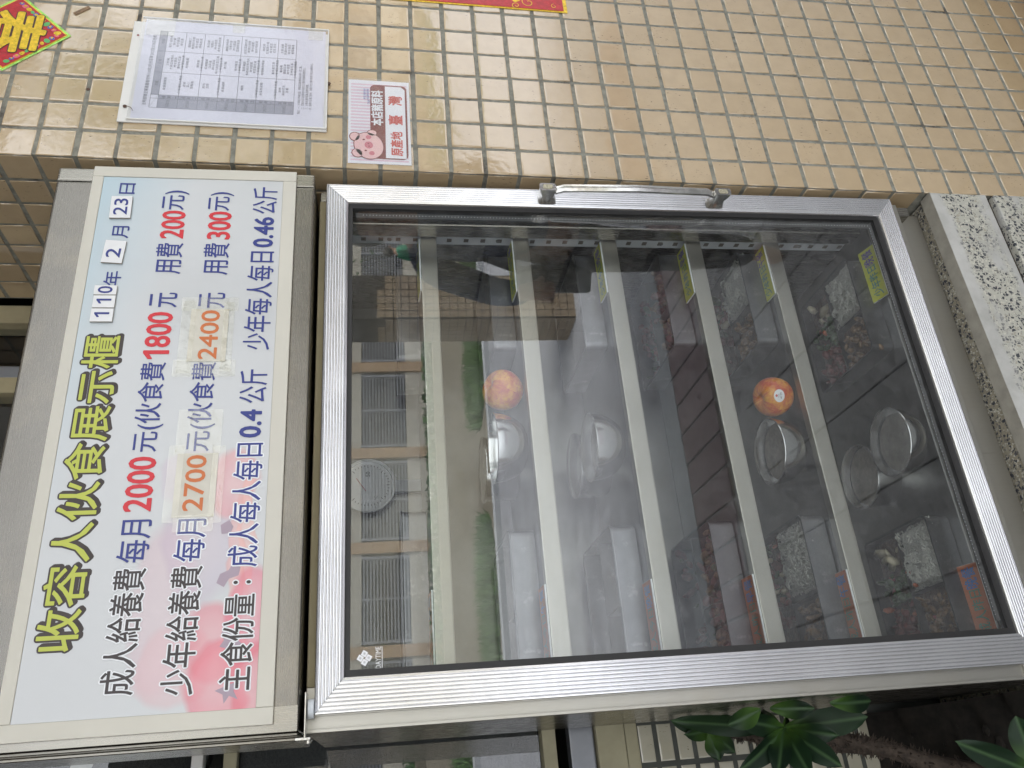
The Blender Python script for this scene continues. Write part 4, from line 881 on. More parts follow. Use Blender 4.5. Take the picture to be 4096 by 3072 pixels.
def bowl(x, y, z, r, h, label, cover=None, soup=False):
    e, Q = cab_thing('steel_bowl', (x, y, z), label, 'bowl', 'steel bowls and tubs in the middle of the shelves')
    prof = [(0, 0.002), (r*0.40, 0.002), (r*0.42, 0.0), (r*0.46, 0.003)]
    for i in range(1, 9):
        t = i/8; prof.append((r*(0.46+0.54*math.sin(t*math.pi/2)**0.9), 0.003+(h-0.005)*(1-math.cos(t*math.pi/2))**0.85))
    prof += [(r+0.0015, h-0.001), (r+0.001, h), (r-0.0012, h-0.0005)]
    for i in range(8, -1, -1):
        t = i/8; prof.append(((r-0.0016)*(0.46+0.54*math.sin(t*math.pi/2)**0.9) if i else 0.0, 0.005+(h-0.007)*(1-math.cos(t*math.pi/2))**0.85))
    bm = bmesh.new(); lathe(bm, prof, 48, (x, y, z)); Q('bowl_body', bm, M['bowlsteel'], smooth=True, angle=50)
    if cover:
        bm = bmesh.new(); lathe(bm, [(0, h-0.003), (r*0.5, h-0.0022), (r*0.99, h+0.0006), (r+0.002, h-0.0015)], 40, (x, y, z)); Q('film_cover', bm, M['frost'] if cover == 'frost' else M['film'], smooth=True)
    if soup:
        bm = bmesh.new(); lathe(bm, [(0, h*0.72), (r*0.86, h*0.72)], 32, (x, y, z)); Q('soup', bm, M['soup'])
def tub(x, y, z, r, h, label, cover='film', soup=True):
    e, Q = cab_thing('steel_tub', (x, y, z), label, 'tub', 'steel bowls and tubs in the middle of the shelves')
    bm = bmesh.new(); lathe(bm, [(0, 0.001), (r*0.93, 0.0), (r*0.97, 0.004), (r, h-0.001), (r+0.0018, h-0.0005), (r+0.0015, h+0.0008), (r-0.0012, h), (r*0.955, 0.005), (0, 0.003)], 48, (x, y, z)); Q('tub_body', bm, M['bowlsteel'], smooth=True, angle=50)
    if soup:
        bm = bmesh.new(); lathe(bm, [(0, h*0.7), (r*0.94, h*0.7)], 32, (x, y, z)); Q('contents', bm, M['soup'])
    bm = bmesh.new(); lathe(bm, [(0, h-0.002), (r*0.6, h-0.001), (r+0.002, h+0.0012), (r+0.003, h-0.003)], 40, (x, y, z)); Q('film_cover', bm, M[cover], smooth=True)
bowl(0.696, 0.160, SH[1], 0.062, 0.060, 'polished steel bowl in front of the tub on the second shelf', None, True)
tub(0.706, 0.298, SH[1], 0.062, 0.062, 'low steel tub behind the bowl on the second shelf')
bowl(0.693, 0.160, SH[2], 0.061, 0.061, 'steel bowl with crinkled film on the third shelf', 'frost', True)
tub(0.704, 0.284, SH[2], 0.061, 0.060, 'low film-covered steel tub behind the bowl on the third shelf', 'frost')
bowl(0.676, 0.158, SH[4], 0.061, 0.061, 'steel bowl below the apple on the fifth shelf, half covered by film', 'film', True)
bowl(0.662, 0.088, FLOOR, 0.061, 0.057, 'steel bowl with frosty wrinkled film on the cabinet floor, nearer the door', 'frost', True)
tub(0.640, 0.212, FLOOR, 0.060, 0.052, 'steel tub with brown contents on the cabinet floor, behind the frosty bowl')
def apple(x, y, z, r, label, tilt, spin):
    e = empty('apple', CAB @ T((x, y, z)), label, 'apple')
    prof = [(0, -r*0.78), (r*0.18, -r*0.88), (r*0.45, -r*0.90), (r*0.78, -r*0.66), (r*0.97, -r*0.2), (r*1.02, r*0.15), (r*0.94, r*0.5), (r*0.70, r*0.80), (r*0.40, r*0.90), (r*0.18, r*0.80), (0, r*0.66)]
    bm = bmesh.new(); lathe(bm, prof, 40)
    for v in bm.verts: v.co *= 1+0.018*noise.noise(v.co*28)
    o = new('fruit', bm, M['apple'], e, smooth=True)
    md = o.modifiers.new('sub', 'SUBSURF'); md.levels = 1; md.render_levels = 1
    rm = Euler(tilt).to_matrix().to_4x4() @ Matrix.Rotation(spin, 4, 'Z')
    o.matrix_local = T((0, 0, r*0.93)) @ rm
    bm = bmesh.new(); tube(bm, (0, 0, r*0.62), (r*0.10, 0, r*1.12), 0.0013, 0.0018, 8); s = new('stalk', bm, M['stem'], e); s.matrix_local = o.matrix_local
    return e, r
apple(0.803, 0.148, SH[1], 0.0375, 'yellow and red striped apple on the second shelf beside the steel bowl', (0.5, 0.2, 0), 1.2)
e2, r2 = apple(0.781, 0.143, SH[4], 0.0375, 'red and yellow apple with an oval white sticker on the fifth shelf', (0.15, -0.25, 0), 0.4)
# sticker on the fifth-shelf apple, curved over the skin
bm = bmesh.new(); ctr = Vector((0, 0, r2*0.93)); dirn = (Vector((-0.38, -0.92, 0.20))).normalized(); sx_ = dirn.cross(Vector((0, 0, 1))).normalized()*-1; sy_ = sx_.cross(dirn).normalized()*-1
if sy_.z < 0: sy_ = -sy_
if sx_.x < 0: sx_ = -sx_
def skin(u, v, lift): return ctr+(dirn*r2+sx_*u+sy_*v).normalized()*(r2*1.04+lift)
N_ = 20; cv = bm.verts.new(skin(0, 0, 0.0007)); rg = [[bm.verts.new(skin(q*0.012*math.cos(2*math.pi*i/N_), q*0.0095*math.sin(2*math.pi*i/N_), 0.0007)) for i in range(N_)] for q in (0.5, 1)]
for i in range(N_): bm.faces.new([cv, rg[0][i], rg[0][(i+1) % N_]]); bm.faces.new([rg[0][i], rg[1][i], rg[1][(i+1) % N_], rg[0][(i+1) % N_]])
new('fruit_sticker', bm, M['whiteink'], e2, smooth=True)
def curved(lines, mat, name):
    b0 = bmesh.new()
    for s, bx in lines: text(b0, s, bx, 0)
    for v in b0.verts: v.co = skin(v.co.x, v.co.z, 0.0012)
    new(name, b0, mat, e2)
curved([('4129', (-0.0055, 0.0055, -0.0045, -0.001)), ('FUJI', (-0.003, 0.003, 0.0002, 0.002))], M['ink'], 'sticker_number')
curved([('●', (-0.002, 0.0025, 0.003, 0.007))], M['brightred'], 'sticker_mark')
# round thermometer fixed inside, behind the glass
tb_ = (0.705, 0.372, 1.578)
th, Q = cab_thing('round_thermometer', tb_, 'round white dial thermometer standing at the back of the top shelf space', 'thermometer')
bm = bmesh.new(); lathe(bm, [(0, 0), (0.050, 0), (0.054, 0.003), (0.054, 0.009), (0.049, 0.009), (0.048, 0.006), (0, 0.006)], 48); bmesh.ops.rotate(bm, verts=bm.verts, matrix=Matrix.Rotation(rad(90), 3, 'X'))
for v in bm.verts: v.co += Vector(tb_)
Q('dial_case', bm, M['whiteink'], smooth=True, angle=40)
bm = bmesh.new()
for i in range(40):
    a = i*math.pi*2/40; c_, s_ = math.cos(a), math.sin(a); r1_, r2_ = (0.036, 0.042) if i % 5 == 0 else (0.039, 0.042); w = 0.0005
    quad(bm, [(tb_[0]+c_*r1_-s_*w, tb_[1]-0.0065, tb_[2]+s_*r1_+c_*w), (tb_[0]+c_*r2_-s_*w, tb_[1]-0.0065, tb_[2]+s_*r2_+c_*w), (tb_[0]+c_*r2_+s_*w, tb_[1]-0.0065, tb_[2]+s_*r2_-c_*w), (tb_[0]+c_*r1_+s_*w, tb_[1]-0.0065, tb_[2]+s_*r1_-c_*w)])
text(bm, '50', (tb_[0]+0.018, tb_[0]+0.028, tb_[2]-0.004, tb_[2]+0.004), tb_[1]-0.0065); text(bm, '°C', (tb_[0]-0.03, tb_[0]-0.022, tb_[2]-0.018, tb_[2]-0.012), tb_[1]-0.0065)
Q('dial_scale', bm, M['ink'])
bm = bmesh.new(); tube(bm, (tb_[0]-0.012, tb_[1]-0.009, tb_[2]+0.004), (tb_[0]+0.014, tb_[1]-0.009, tb_[2]+0.022), 0.0006, n=6); Q('needle', bm, M['brightred'])
bm = bmesh.new(); box(bm, tb_[0]-0.012, tb_[0]+0.012, tb_[1]+0.001, tb_[1]+0.012, SH[0], tb_[2]-0.03); Q('stand', bm, M['rail'])
# ------------------------------------------------------------------ wall and window behind the cabinet
BY = 0.45
wb = (0.3, 0.5, 0.0); bw = empty('back_wall', T(wb), 'cream tiled low wall with a cracked painted sill behind the leafy plant', 'wall')
P = mk(bw, wb)
bm = bmesh.new(); box(bm, -1.6, 1.162, BY+0.0016, BY+0.25, 0.0, 1.076); P('grout_body', bm, M['darkgrout'])
def wt_mesh():
    bm = bmesh.new(); w, h = 0.0645, 0.0285
    A = [bm.verts.new((sx*w/2, 0.003, sz*h/2)) for sx, sz in ((-1, -1), (1, -1), (1, 1), (-1, 1))]
    B = [bm.verts.new((sx*(w/2-0.0006), 0.0006, sz*(h/2-0.0006))) for sx, sz in ((-1, -1), (1, -1), (1, 1), (-1, 1))]
    Cc = [bm.verts.new((sx*(w/2-0.003), 0, sz*(h/2-0.003))) for sx, sz in ((-1, -1), (1, -1), (1, 1), (-1, 1))]
    for X, Y in ((A, B), (B, Cc)):
        for i in range(4): bm.faces.new([X[i], X[(i+1) % 4], Y[(i+1) % 4], Y[i]])
    bm.faces.new(Cc); bmesh.ops.recalc_face_normals(bm, faces=bm.faces)
    me = bpy.data.meshes.new('wall_tile'); bm.to_mesh(me); bm.free(); me.materials.append(M['walltile']); return me
M['walltile'] = tile_mat('pale_wall_tile', (0.50, 0.47, 0.36), (0.56, 0.53, 0.42), 0.16, 0.66)
wt = wt_mesh(); rest = bmesh.new(); cnt = 0
for k in range(0, 13):
    z = 1.060-k*0.0371
    for j in range(-5, 6):
        x = 0.219+j*0.0735
        if -0.12 < x < 0.36:
            o = bpy.data.objects.new('wall_tile', wt); COL.objects.link(o); o.parent = bw; o.location = Vector((x, BY, z))-Vector(wb); o.rotation_euler = (random.gauss(0, .006), 0, random.gauss(0, .006))
        else:
            n0 = len(rest.verts); rest.from_mesh(wt); rest.verts.ensure_lookup_table()
            for v in rest.verts[n0:]: v.co += Vector((x, BY, z))
P('remaining_tiles', rest, M['walltile'], kind='stuff')
bm = bmesh.new(); box(bm, -1.6, 1.162, BY-0.012, BY+0.22, 1.1035, 1.158, 0.004, 2); P('window_sill', bm, M['cream_paint'])
bm = bmesh.new(); box(bm, -1.6, 1.162, BY-0.008, BY+0.22, 1.0775, 1.1022, 0.004, 2); P('sill_course', bm, M['cream_paint'])
bm = bmesh.new(); box(bm, -1.6, 1.162, BY-0.004, BY+0.1, 1.102, 1.1036); P('sill_crack', bm, M['crack'])
# window
wnb = (0.2, 0.47, 1.158); win = empty('screened_window', T(wnb), 'dark window with insect screen and cream bars, left of and above the cabinet', 'window')
P = mk(win, wnb)
for z0, z1, mm, dy in ((1.160, 1.2065, 'winframe', 0.0), (1.233, 1.2585, 'cream_paint', -0.006), (1.795, 1.8175, 'cream_paint', -0.004), (1.851, 1.8705, 'board', -0.002)):
    bm = bmesh.new(); box(bm, -1.6, 0.955, BY+dy, BY+0.03, z0, z1, 0.003, 2); P('frame_bar', bm, M[mm])
for x0, x1, mm, dy in ((1.121, 1.1645, 'cream_dark', -0.004), (0.994, 1.0225, 'winframe', 0.004), (0.958, 0.9935, 'cream_dark', -0.002)):
    bm = bmesh.new(); box(bm, x0, x1, BY+dy, BY+0.05, 1.160, 2.75, 0.003, 2); P('frame_post', bm, M[mm])
bm = bmesh.new(); box(bm, -1.6, 0.955, BY+0.022, BY+0.0235, 1.262, 1.792); P('insect_screen', bm, M['mesh'])
bm = bmesh.new(); quad(bm, [(-1.6, BY+0.012, 1.262), (0.955, BY+0.012, 1.262), (0.955, BY+0.012, 2.75), (-1.6, BY+0.012, 2.75)]); P('window_pane', bm, M['winglass'])
bm = bmesh.new(); quad(bm, [(1.024, BY+0.020, 1.262), (1.12, BY+0.020, 1.262), (1.12, BY+0.020, 2.75), (1.024, BY+0.020, 2.75)]); P('window_pane', bm, M['winglass'])
bm = bmesh.new(); box(bm, -1.9, 1.1645, BY-0.003, BY+0.25, 2.752, 3.395); o = new('lintel_beam', bm, M['cream_dark']); tag(o, 'cream painted beam over the window behind the cabinet', 'beam')
bm = bmesh.new(); box(bm, -1.30, -0.95, -0.9, 0.44, 0.0, 3.395); o = new('side_light_blocker', bm, M['blockerwall']); tag(o, 'unseen brown wall added left of the porch to keep light off the recess', 'wall')  # added out of view, shades the recess and window from the left
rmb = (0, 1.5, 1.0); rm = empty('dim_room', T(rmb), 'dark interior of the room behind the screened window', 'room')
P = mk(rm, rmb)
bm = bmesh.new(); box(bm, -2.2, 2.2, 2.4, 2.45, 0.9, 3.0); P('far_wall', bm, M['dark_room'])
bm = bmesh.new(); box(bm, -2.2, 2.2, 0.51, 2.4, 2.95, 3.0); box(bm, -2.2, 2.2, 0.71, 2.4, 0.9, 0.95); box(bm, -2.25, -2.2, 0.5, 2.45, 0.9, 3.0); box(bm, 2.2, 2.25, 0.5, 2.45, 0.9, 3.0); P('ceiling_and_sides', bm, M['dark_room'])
fb = (0.30, 0.8, 2.0); fr = empty('black_framed_panel', T(fb) @ Matrix.Rotation(0.5, 4, 'X') @ Matrix.Rotation(0.3, 4, 'Y'), 'black framed panel hanging indoors behind the upper window glass', 'panel')
bm = bmesh.new()
for a in ((-0.10, 0.16, -0.112, -0.10), (-0.10, 0.16, 0.10, 0.112), (-0.112, -0.10, -0.112, 0.112), (0.16, 0.172, -0.112, 0.112)): box(bm, a[0], a[1], -0.006, 0.006, a[2], a[3], 0.002, 1)
new('panel_frame', bm, M['black'], fr)
bm = bmesh.new(); box(bm, -0.10, 0.16, -0.001, 0.001, -0.10, 0.10); new('panel_sheet', bm, M['mesh'], fr)
for nm_, lb_, bx_, mt_ in (('paper_poster', 'purple-grey printed poster standing behind the lower window screen', (-0.2, 0.42, 0.475, 0.478, 1.262, 1.372), 'poster'), ('added_box', 'pale box added indoors for a bright patch under the upper cream window bar', (0.10, 0.272, 0.55, 0.60, 1.742, 1.80), 'board')):  # the pale box is added to imitate a bright patch on the screen
    bm = bmesh.new(); box(bm, *bx_, 0.0008, 1); o = new(nm_, bm, M[mt_]); tag(o, lb_, nm_.split('_')[1])
bm = bmesh.new(); box(bm, -1.0, 1.1, 0.90, 0.905, 1.96, 2.2); o = new('roller_blind', bm, M['board']); tag(o, 'white roller blind hanging indoors behind the upper window', 'blind')
sc_ = (0.1, 0.62, 1.4)
bm = bmesh.new(); tube(bm, (-0.1, 0, 0), (0.30, 0, 0.1), 0.012, n=14)
o = new('rolled_tube', bm, M['winframe']); o.matrix_world = T((0.2, 0.60, 1.42)) @ Matrix.Rotation(rad(75), 4, 'Y'); tag(o, 'thin grey tube standing behind the insect screen', 'tube')
# planter soil
bm = bmesh.new()
n_ = 26; gr = [[bm.verts.new((-0.9+1.14*i/n_, 0.03+0.42*j/n_, 0.452+0.15*(j/n_)**1.5+0.02*noise.noise(Vector((i*0.6, j*0.6, 0))))) for j in range(n_+1)] for i in range(n_+1)]
for i in range(n_):
    for j in range(n_): bm.faces.new([gr[i][j], gr[i+1][j], gr[i+1][j+1], gr[i][j+1]])
o = new('planter_soil', bm, M['soil'], smooth=True, kind='structure')

# ------------------------------------------------------------------ leafy thorny plant
def leaf_mesh(w, L, fold, bend, nx=4, ny=12):
    bm = bmesh.new(); g_ = []
    for j in range(ny+1):
        t = j/ny; ww = w*(math.sin(math.pi*min(1, t**0.85*0.97+0.03))**0.75)*(0.45+0.75*t)*0.95
        if t > 0.93: ww *= math.sqrt(max(0, (1-t)/0.07))
        row = []
        for i in range(-nx, nx+1):
            s = i/nx; x = s*ww; zf = abs(s)*ww*fold-bend*t*t*L + 0.0025*math.sin(t*9+s*2)*abs(s)
            row.append(bm.verts.new((x, t*L, zf)))
        g_.append(row)
    for j in range(ny):
        for i in range(2*nx):
            try: bm.faces.new([g_[j][i], g_[j][i+1], g_[j+1][i+1], g_[j+1][i]])
            except ValueError: pass
    me = bpy.data.meshes.new('leaf'); bm.to_mesh(me); bm.free(); me.materials.append(M['leaf'])
    for p in me.polygons: p.use_smooth = True
    return me
LM = [leaf_mesh(0.034, 1, 0.25, 0.10), leaf_mesh(0.030, 1, 0.5, 0.22), leaf_mesh(0.038, 1, 0.15, 0.05)]
def add_leaf(parent, base, c, tip, width, facing, k=0):
    c, tip = Vector(c), Vector(tip); y = (tip-c); L_ = y.length; y.normalize()
    z = Vector(facing); z = (z-y*z.dot(y)).normalized(); x = y.cross(z)
    mt = Matrix(((x.x, y.x, z.x, 0), (x.y, y.y, z.y, 0), (x.z, y.z, z.z, 0), (0, 0, 0, 1)))
    o = bpy.data.objects.new('leaf', leaf_mesh(width, L_, (0.25, 0.6, 0.12)[k], (0.10, 0.2, 0.03)[k])); COL.objects.link(o); o.parent = parent
    o.matrix_local = T(c-Vector(base)) @ mt
def thorny(parent, base, path, r0, r1, name='stem'):
    bm = bmesh.new(); pts = []
    path = [Vector(p) for p in path]
    for a, b in zip(path, path[1:]):
        for i in range(6): pts.append(a.lerp(b, i/6))
    pts.append(path[-1]); n = len(pts); rings = []
    for i, p in enumerate(pts):
        d = (pts[min(n-1, i+1)]-pts[max(0, i-1)]).normalized(); a = d.orthogonal().normalized(); b = d.cross(a); r = r0+(r1-r0)*i/n
        rings.append([bm.verts.new(p+(a*math.cos(t)+b*math.sin(t))*r*(1+0.25*noise.noise(p*90+a*math.cos(t)*3+b*math.sin(t)*3))) for t in [2*math.pi*q/12 for q in range(12)]])
    for A, B in zip(rings, rings[1:]):
        for q in range(12): bm.faces.new([A[q], A[(q+1) % 12], B[(q+1) % 12], B[q]])
    bm.faces.new(rings[-1])
    o = new(name, bm, M['stem'], parent, base=base, smooth=True)
    bm = bmesh.new()
    for i in range(len(pts)-1):
        for q in range(16):
            p = pts[i].lerp(pts[i+1], random.random()); d = (pts[i+1]-pts[i]).normalized(); a = d.orthogonal().normalized(); b = d.cross(a); t = random.random()*6.28
            nrm = a*math.cos(t)+b*math.sin(t); r = r0+(r1-r0)*i/n
            tube(bm, p+nrm*r*0.85, p+nrm*(r+random.uniform(0.004, 0.009))+d*random.uniform(-0.003, 0.003), 0.0018, 0.0003, 4, cap=False)
    new('thorns', bm, M['stem'], o, base=base, kind='stuff')
pb_ = (0.16, 0.22, 0.47); pl = empty('thorny_plant', T(pb_), 'broad-leaved plant with a thorny brown stem, left of the steel cabinet', 'plant')
thorny(pl, pb_, [(0.10, 0.25, 0.46), (0.132, 0.25, 0.60), (0.168, 0.245, 0.70), (0.19, 0.22, 0.80), (0.208, 0.17, 0.912)], 0.019, 0.009)
c1 = (0.2105, 0.165, 0.9223)
for tip, w, k, fc in (((0.2149, 0.13, 0.7931), 0.028, 2, (-0.1, -0.6, 0.9)), ((0.2347, 0.21, 1.0885), 0.024, 2, (-0.5, -0.6, 0.7)), ((0.2228, 0.12, 1.0129), 0.022, 1, (-0.2, -1, 0.5)),
                      ((0.1517, 0.12, 0.9687), 0.023, 0, (0.2, -1, 0.7)), ((0.1446, 0.10, 0.932), 0.025, 0, (-0.1, -1, 0.8)), ((0.150, 0.09, 0.885), 0.023, 0, (0, -0.9, 0.9)), ((0.1895, 0.12, 0.8581), 0.020, 0, (-0.5, -1, 0.7)),
                      ((0.1551, 0.13, 1.0077), 0.022, 1, (-0.6, -1, 0.6)), ((0.2395, 0.20, 0.8908), 0.020, 0, (-0.7, -1, 0.5)), ((0.2385, 0.20, 0.945), 0.020, 1, (-0.6, -1, 0.6)), ((0.17, 0.21, 0.86), 0.022, 0, (-0.3, -1, 0.8))):
    add_leaf(pl, pb_, c1, tip, w, fc, k)
thorny(pl, pb_, [(0.168, 0.245, 0.70), (0.185, 0.28, 0.82), (0.21, 0.30, 0.93), (0.2235, 0.285, 0.998)], 0.010, 0.006, 'branch')
c2 = (0.2245, 0.28, 1.001)
for tip, w, k, fc in (((0.2341, 0.26, 1.0672), 0.015, 1, (-0.5, -1, 0.4)), ((0.2149, 0.26, 1.0461), 0.016, 1, (-0.4, -1, 0.5)), ((0.1847, 0.25, 0.9774), 0.020, 0, (-0.4, -1, 0.6)), ((0.1752, 0.27, 0.9968), 0.021, 0, (-0.2, -1, 0.6)), ((0.238, 0.26, 0.962), 0.016, 0, (-0.3, -1, 0.4))):
    add_leaf(pl, pb_, c2, tip, w, fc, k)
for a, b, w in (((0.236, 0.10, 0.985), (0.2165, 0.11, 1.035), 0.020), ((0.238, 0.12, 0.96), (0.228, 0.08, 0.91), 0.018), ((0.237, 0.10, 0.87), (0.232, 0.09, 0.80), 0.018)):
    add_leaf(pl, pb_, a, b, w, (-0.3, -1, 0.3), 1)
pb2 = (0.12, 0.05, 0.4556); p2 = empty('low_leafy_shoot', T(pb2), 'low leafy shoot near the foot of the cabinet, below the thorny plant', 'plant')
bm = bmesh.new(); tube(bm, (0.118, 0.05, 0.4556), (0.116, 0.045, 0.60), 0.005, 0.003, 8); new('stem', bm, M['stem'], p2, base=pb2, smooth=True)
for tip, w, k, fc in (((0.160, 0.02, 0.725), 0.024, 0, (-0.2, -1, 0.7)), ((0.196, 0.05, 0.60), 0.026, 0, (-0.2, -1, 0.9)), ((0.148, -0.01, 0.57), 0.02, 0, (0, -1, 0.9)), ((0.07, 0.02, 0.68), 0.02, 0, (0, -1, 0.5))):
    add_leaf(p2, pb2, (0.116, 0.045, 0.60), tip, w, fc, k)
bm = bmesh.new()
for i in range(60):
    x, y = random.uniform(-0.2, 0.23), random.uniform(0.06, 0.43)
    t = bmesh.new(); bmesh.ops.create_icosphere(t, subdivisions=1, radius=random.uniform(0.003, 0.010))
    for v in t.verts: v.co = Vector((v.co.x*1.5, v.co.y, v.co.z*0.7))+Vector((x, y, 0.462+0.15*((y-0.03)/0.42)**1.5))
    me_ = bpy.data.meshes.new('t'); t.to_mesh(me_); t.free(); bm.from_mesh(me_); bpy.data.meshes.remove(me_)
o = new('soil_lumps', bm, M['soil'], kind='stuff')

# ------------------------------------------------------------------ eave over the wall, and the yard in front of it (seen in the glass)
eb = (0, -0.2, 3.4); ev = empty('concrete_eave', T(eb), 'flat painted eave over the cabinet and pillar', 'eave')
P = mk(ev, eb); bm = bmesh.new(); box(bm, -6, 7, -2.45, 2.5, 3.40, 3.55); P('eave_slab', bm, M['ceiling'])
bm = bmesh.new(); box(bm, -60, 80, -90, 0.44, -0.3, -0.10); new('ground', bm, M['ground'], kind='structure')
bm = bmesh.new(); box(bm, -30, 70, -34, -10.7, -0.1, 0.012); new('dry_ground', bm, M['dirt'], kind='structure')
bm = bmesh.new(); box(bm, -20, 40, -10.5, -3.0, -0.1, 0.010); new('concrete_road', bm, M['road'], kind='structure')
bm = bmesh.new(); box(bm, -20, 40, -10.7, -10.5, -0.1, 0.10, 0.01, 1); box(bm, -20, 40, -3.0, -2.75, -0.1, 0.014); new('kerb', bm, M['kerb'], kind='structure')
bm = bmesh.new(); box(bm, -20, 40, -2.75, -0.13, -0.1, 0.0); pave = new('pavement', bm, M['pave'], kind='structure')
bm = bmesh.new(); box(bm, -3, 3.5, -0.13, 0.44, -0.1, -0.062); new('brown_floor_strip', bm, M['brown_tile'], kind='structure')
def paver_mesh(w, d, mm):
    bm = bmesh.new(); box(bm, -w/2, w/2, -d/2, d/2, 0, 0.016, 0.003, 1)
    me = bpy.data.meshes.new('paver'); bm.to_mesh(me); bm.free(); me.materials.append(M[mm]); return me
pm, pr = paver_mesh(0.30, 0.60, 'pave'), paver_mesh(0.15, 0.49, 'pave_red')
for i in range(15):
    for j in range(4):
        x, y = 0.1+i*0.308, -0.42-j*0.607-(0.3 if i % 2 else 0.0)*0
        if y < -2.2: continue
        o = bpy.data.objects.new('paver', pm); COL.objects.link(o); o.parent = pave; o.location = (x, y, 0.001)
for i in range(28):
    o = bpy.data.objects.new('red_paver', pr); COL.objects.link(o); o.parent = pave; o.location = (0.1+i*0.166, -2.49, 0.001)
def blades(bm, cx, cy, rx, ry, n, h):
    for _ in range(n):
        a = random.random()*6.28; q = math.sqrt(random.random()); x, y = cx+rx*q*math.cos(a), cy+ry*q*math.sin(a); hh = h*random.uniform(0.4, 1.2); t = random.random()*6.28; w = 0.018
        bm.faces.new([bm.verts.new((x-w*math.cos(t), y-w*math.sin(t), 0.01)), bm.verts.new((x+w*math.cos(t), y+w*math.sin(t), 0.01)), bm.verts.new((x+random.uniform(-.15, .15), y+random.uniform(-.15, .15), hh))])
bm = bmesh.new()
for cx, cy, rx, ry in ((6.6, -12.2, 1.1, 1.0), (8.6, -12.0, 0.7, 1.0), (10.5, -12.3, 1.0, 0.9), (2.6, -12.2, 1.3, 0.9), (0.3, -12.0, 1.5, 1.0), (14.5, -12.0, 2.0, 1.0), (12.8, -11.8, 0.8, 0.8)): blades(bm, cx, cy, rx, ry, 2200, 0.26)
new('grass_tufts', bm, M['grass'], kind='stuff')
hdg = bmesh.new()
for i in range(9000):
    x, y, z = random.uniform(-8, 26), random.uniform(-23.1, -22.5), random.uniform(0.26, 0.58)
    s = random.uniform(0.05, 0.12); v = [Vector((random.uniform(-s, s), random.uniform(-s, s), random.uniform(-s, s)))+Vector((x, y, z)) for _ in range(3)]
    hdg.faces.new([hdg.verts.new(p) for p in v])
bm = bmesh.new(); box(bm, -8, 26, -23.25, -22.4, 0.0, 0.30, 0.02, 1); o = new('hedge_planter', bm, M['dirt']); tag(o, 'long low brown planter holding the hedge across the yard', 'planter')
o = new('low_hedge', hdg, M['hedge']); tag(o, 'long low green hedge in front of the cream building across the yard', 'hedge')
# building across the yard
fbs = (9, -24.5, 0); bl = empty('cream_building', T(fbs), 'cream building with grey louvred windows and tan pilasters across the yard', 'building')
P = mk(bl, fbs)
WY = -24.0
bm = bmesh.new(); box(bm, -14, 64, WY-6, WY, 0, 1.15); box(bm, -14, 64, WY-6, WY, 2.6, 4.6); box(bm, -14, 64, WY-6, WY-0.35, 1.15, 2.6); P('wall', bm, M['wall'])
bm = bmesh.new(); box(bm, -14.3, 64.3, WY-6.3, WY+0.5, 4.6, 4.85); P('roof_slab', bm, M['wall'])
for i in range(-7, 8):
    x = 9.3+i*3.05
    bm = bmesh.new(); box(bm, x-0.17, x+0.17, WY, WY+0.12, 0, 4.6); P('pilaster', bm, M['pilaster'])
lv = bmesh.new()
for q in range(14): box(lv, -1.2, 1.2, -0.02, 0.03, 0.04+q*0.101, 0.088+q*0.101)
for a in ((-1.28, -1.2, 0, 1.45), (1.2, 1.28, 0, 1.45), (-0.03, 0.03, 0, 1.45)): box(lv, a[0], a[1], -0.03, 0.05, a[2], a[3])
lme = bpy.data.meshes.new('louvre'); lv.to_mesh(lme); lv.free(); lme.materials.append(M['louvre'])
bk = bmesh.new(); box(bk, -1.2, 1.2, -0.12, -0.10, 0, 1.45); bme = bpy.data.meshes.new('pane'); bk.to_mesh(bme); bk.free(); bme.materials.append(M['louvre_dark'])
for i in range(-7, 7):
    x = 9.3+1.525+i*3.05
    o = bpy.data.objects.new('louvred_window', lme); COL.objects.link(o); o.parent = bl; o.location = Vector((x, WY-0.05, 1.15))-Vector(fbs)
    o2 = bpy.data.objects.new('dark_pane', bme); COL.objects.link(o2); o2.parent = o
# tiled column in the yard
cbs = (3.68, -4.85, 0); tc_ = empty('tiled_column', T(cbs), 'small brown tiled column standing in the yard opposite the cabinet', 'column')
P = mk(tc_, cbs)
bm = bmesh.new(); box(bm, 3.49, 3.90, -5.1, -4.69, 0, 3.4); P('column_core', bm, M['colgrout'])
ct = bmesh.new(); box(ct, -0.0295, 0.0295, -0.003, 0.003, -0.0295, 0.0295); cme = bpy.data.meshes.new('column_tile'); ct.to_mesh(cme); ct.free(); cme.materials.append(M['coltile'])
for k in range(27):
    for j in range(6):
        for fce in range(2):
            if (k*12+j*2+fce) >= 296: break
            o = bpy.data.objects.new('column_tile', cme); COL.objects.link(o); o.parent = tc_
            if fce == 0: o.location = Vector((3.53+j*0.066, -4.688, 0.04+k*0.066))-Vector(cbs)
            else: o.location = Vector((3.488, -5.06+j*0.066, 0.04+k*0.066))-Vector(cbs); o.rotation_euler = (0, 0, rad(90))
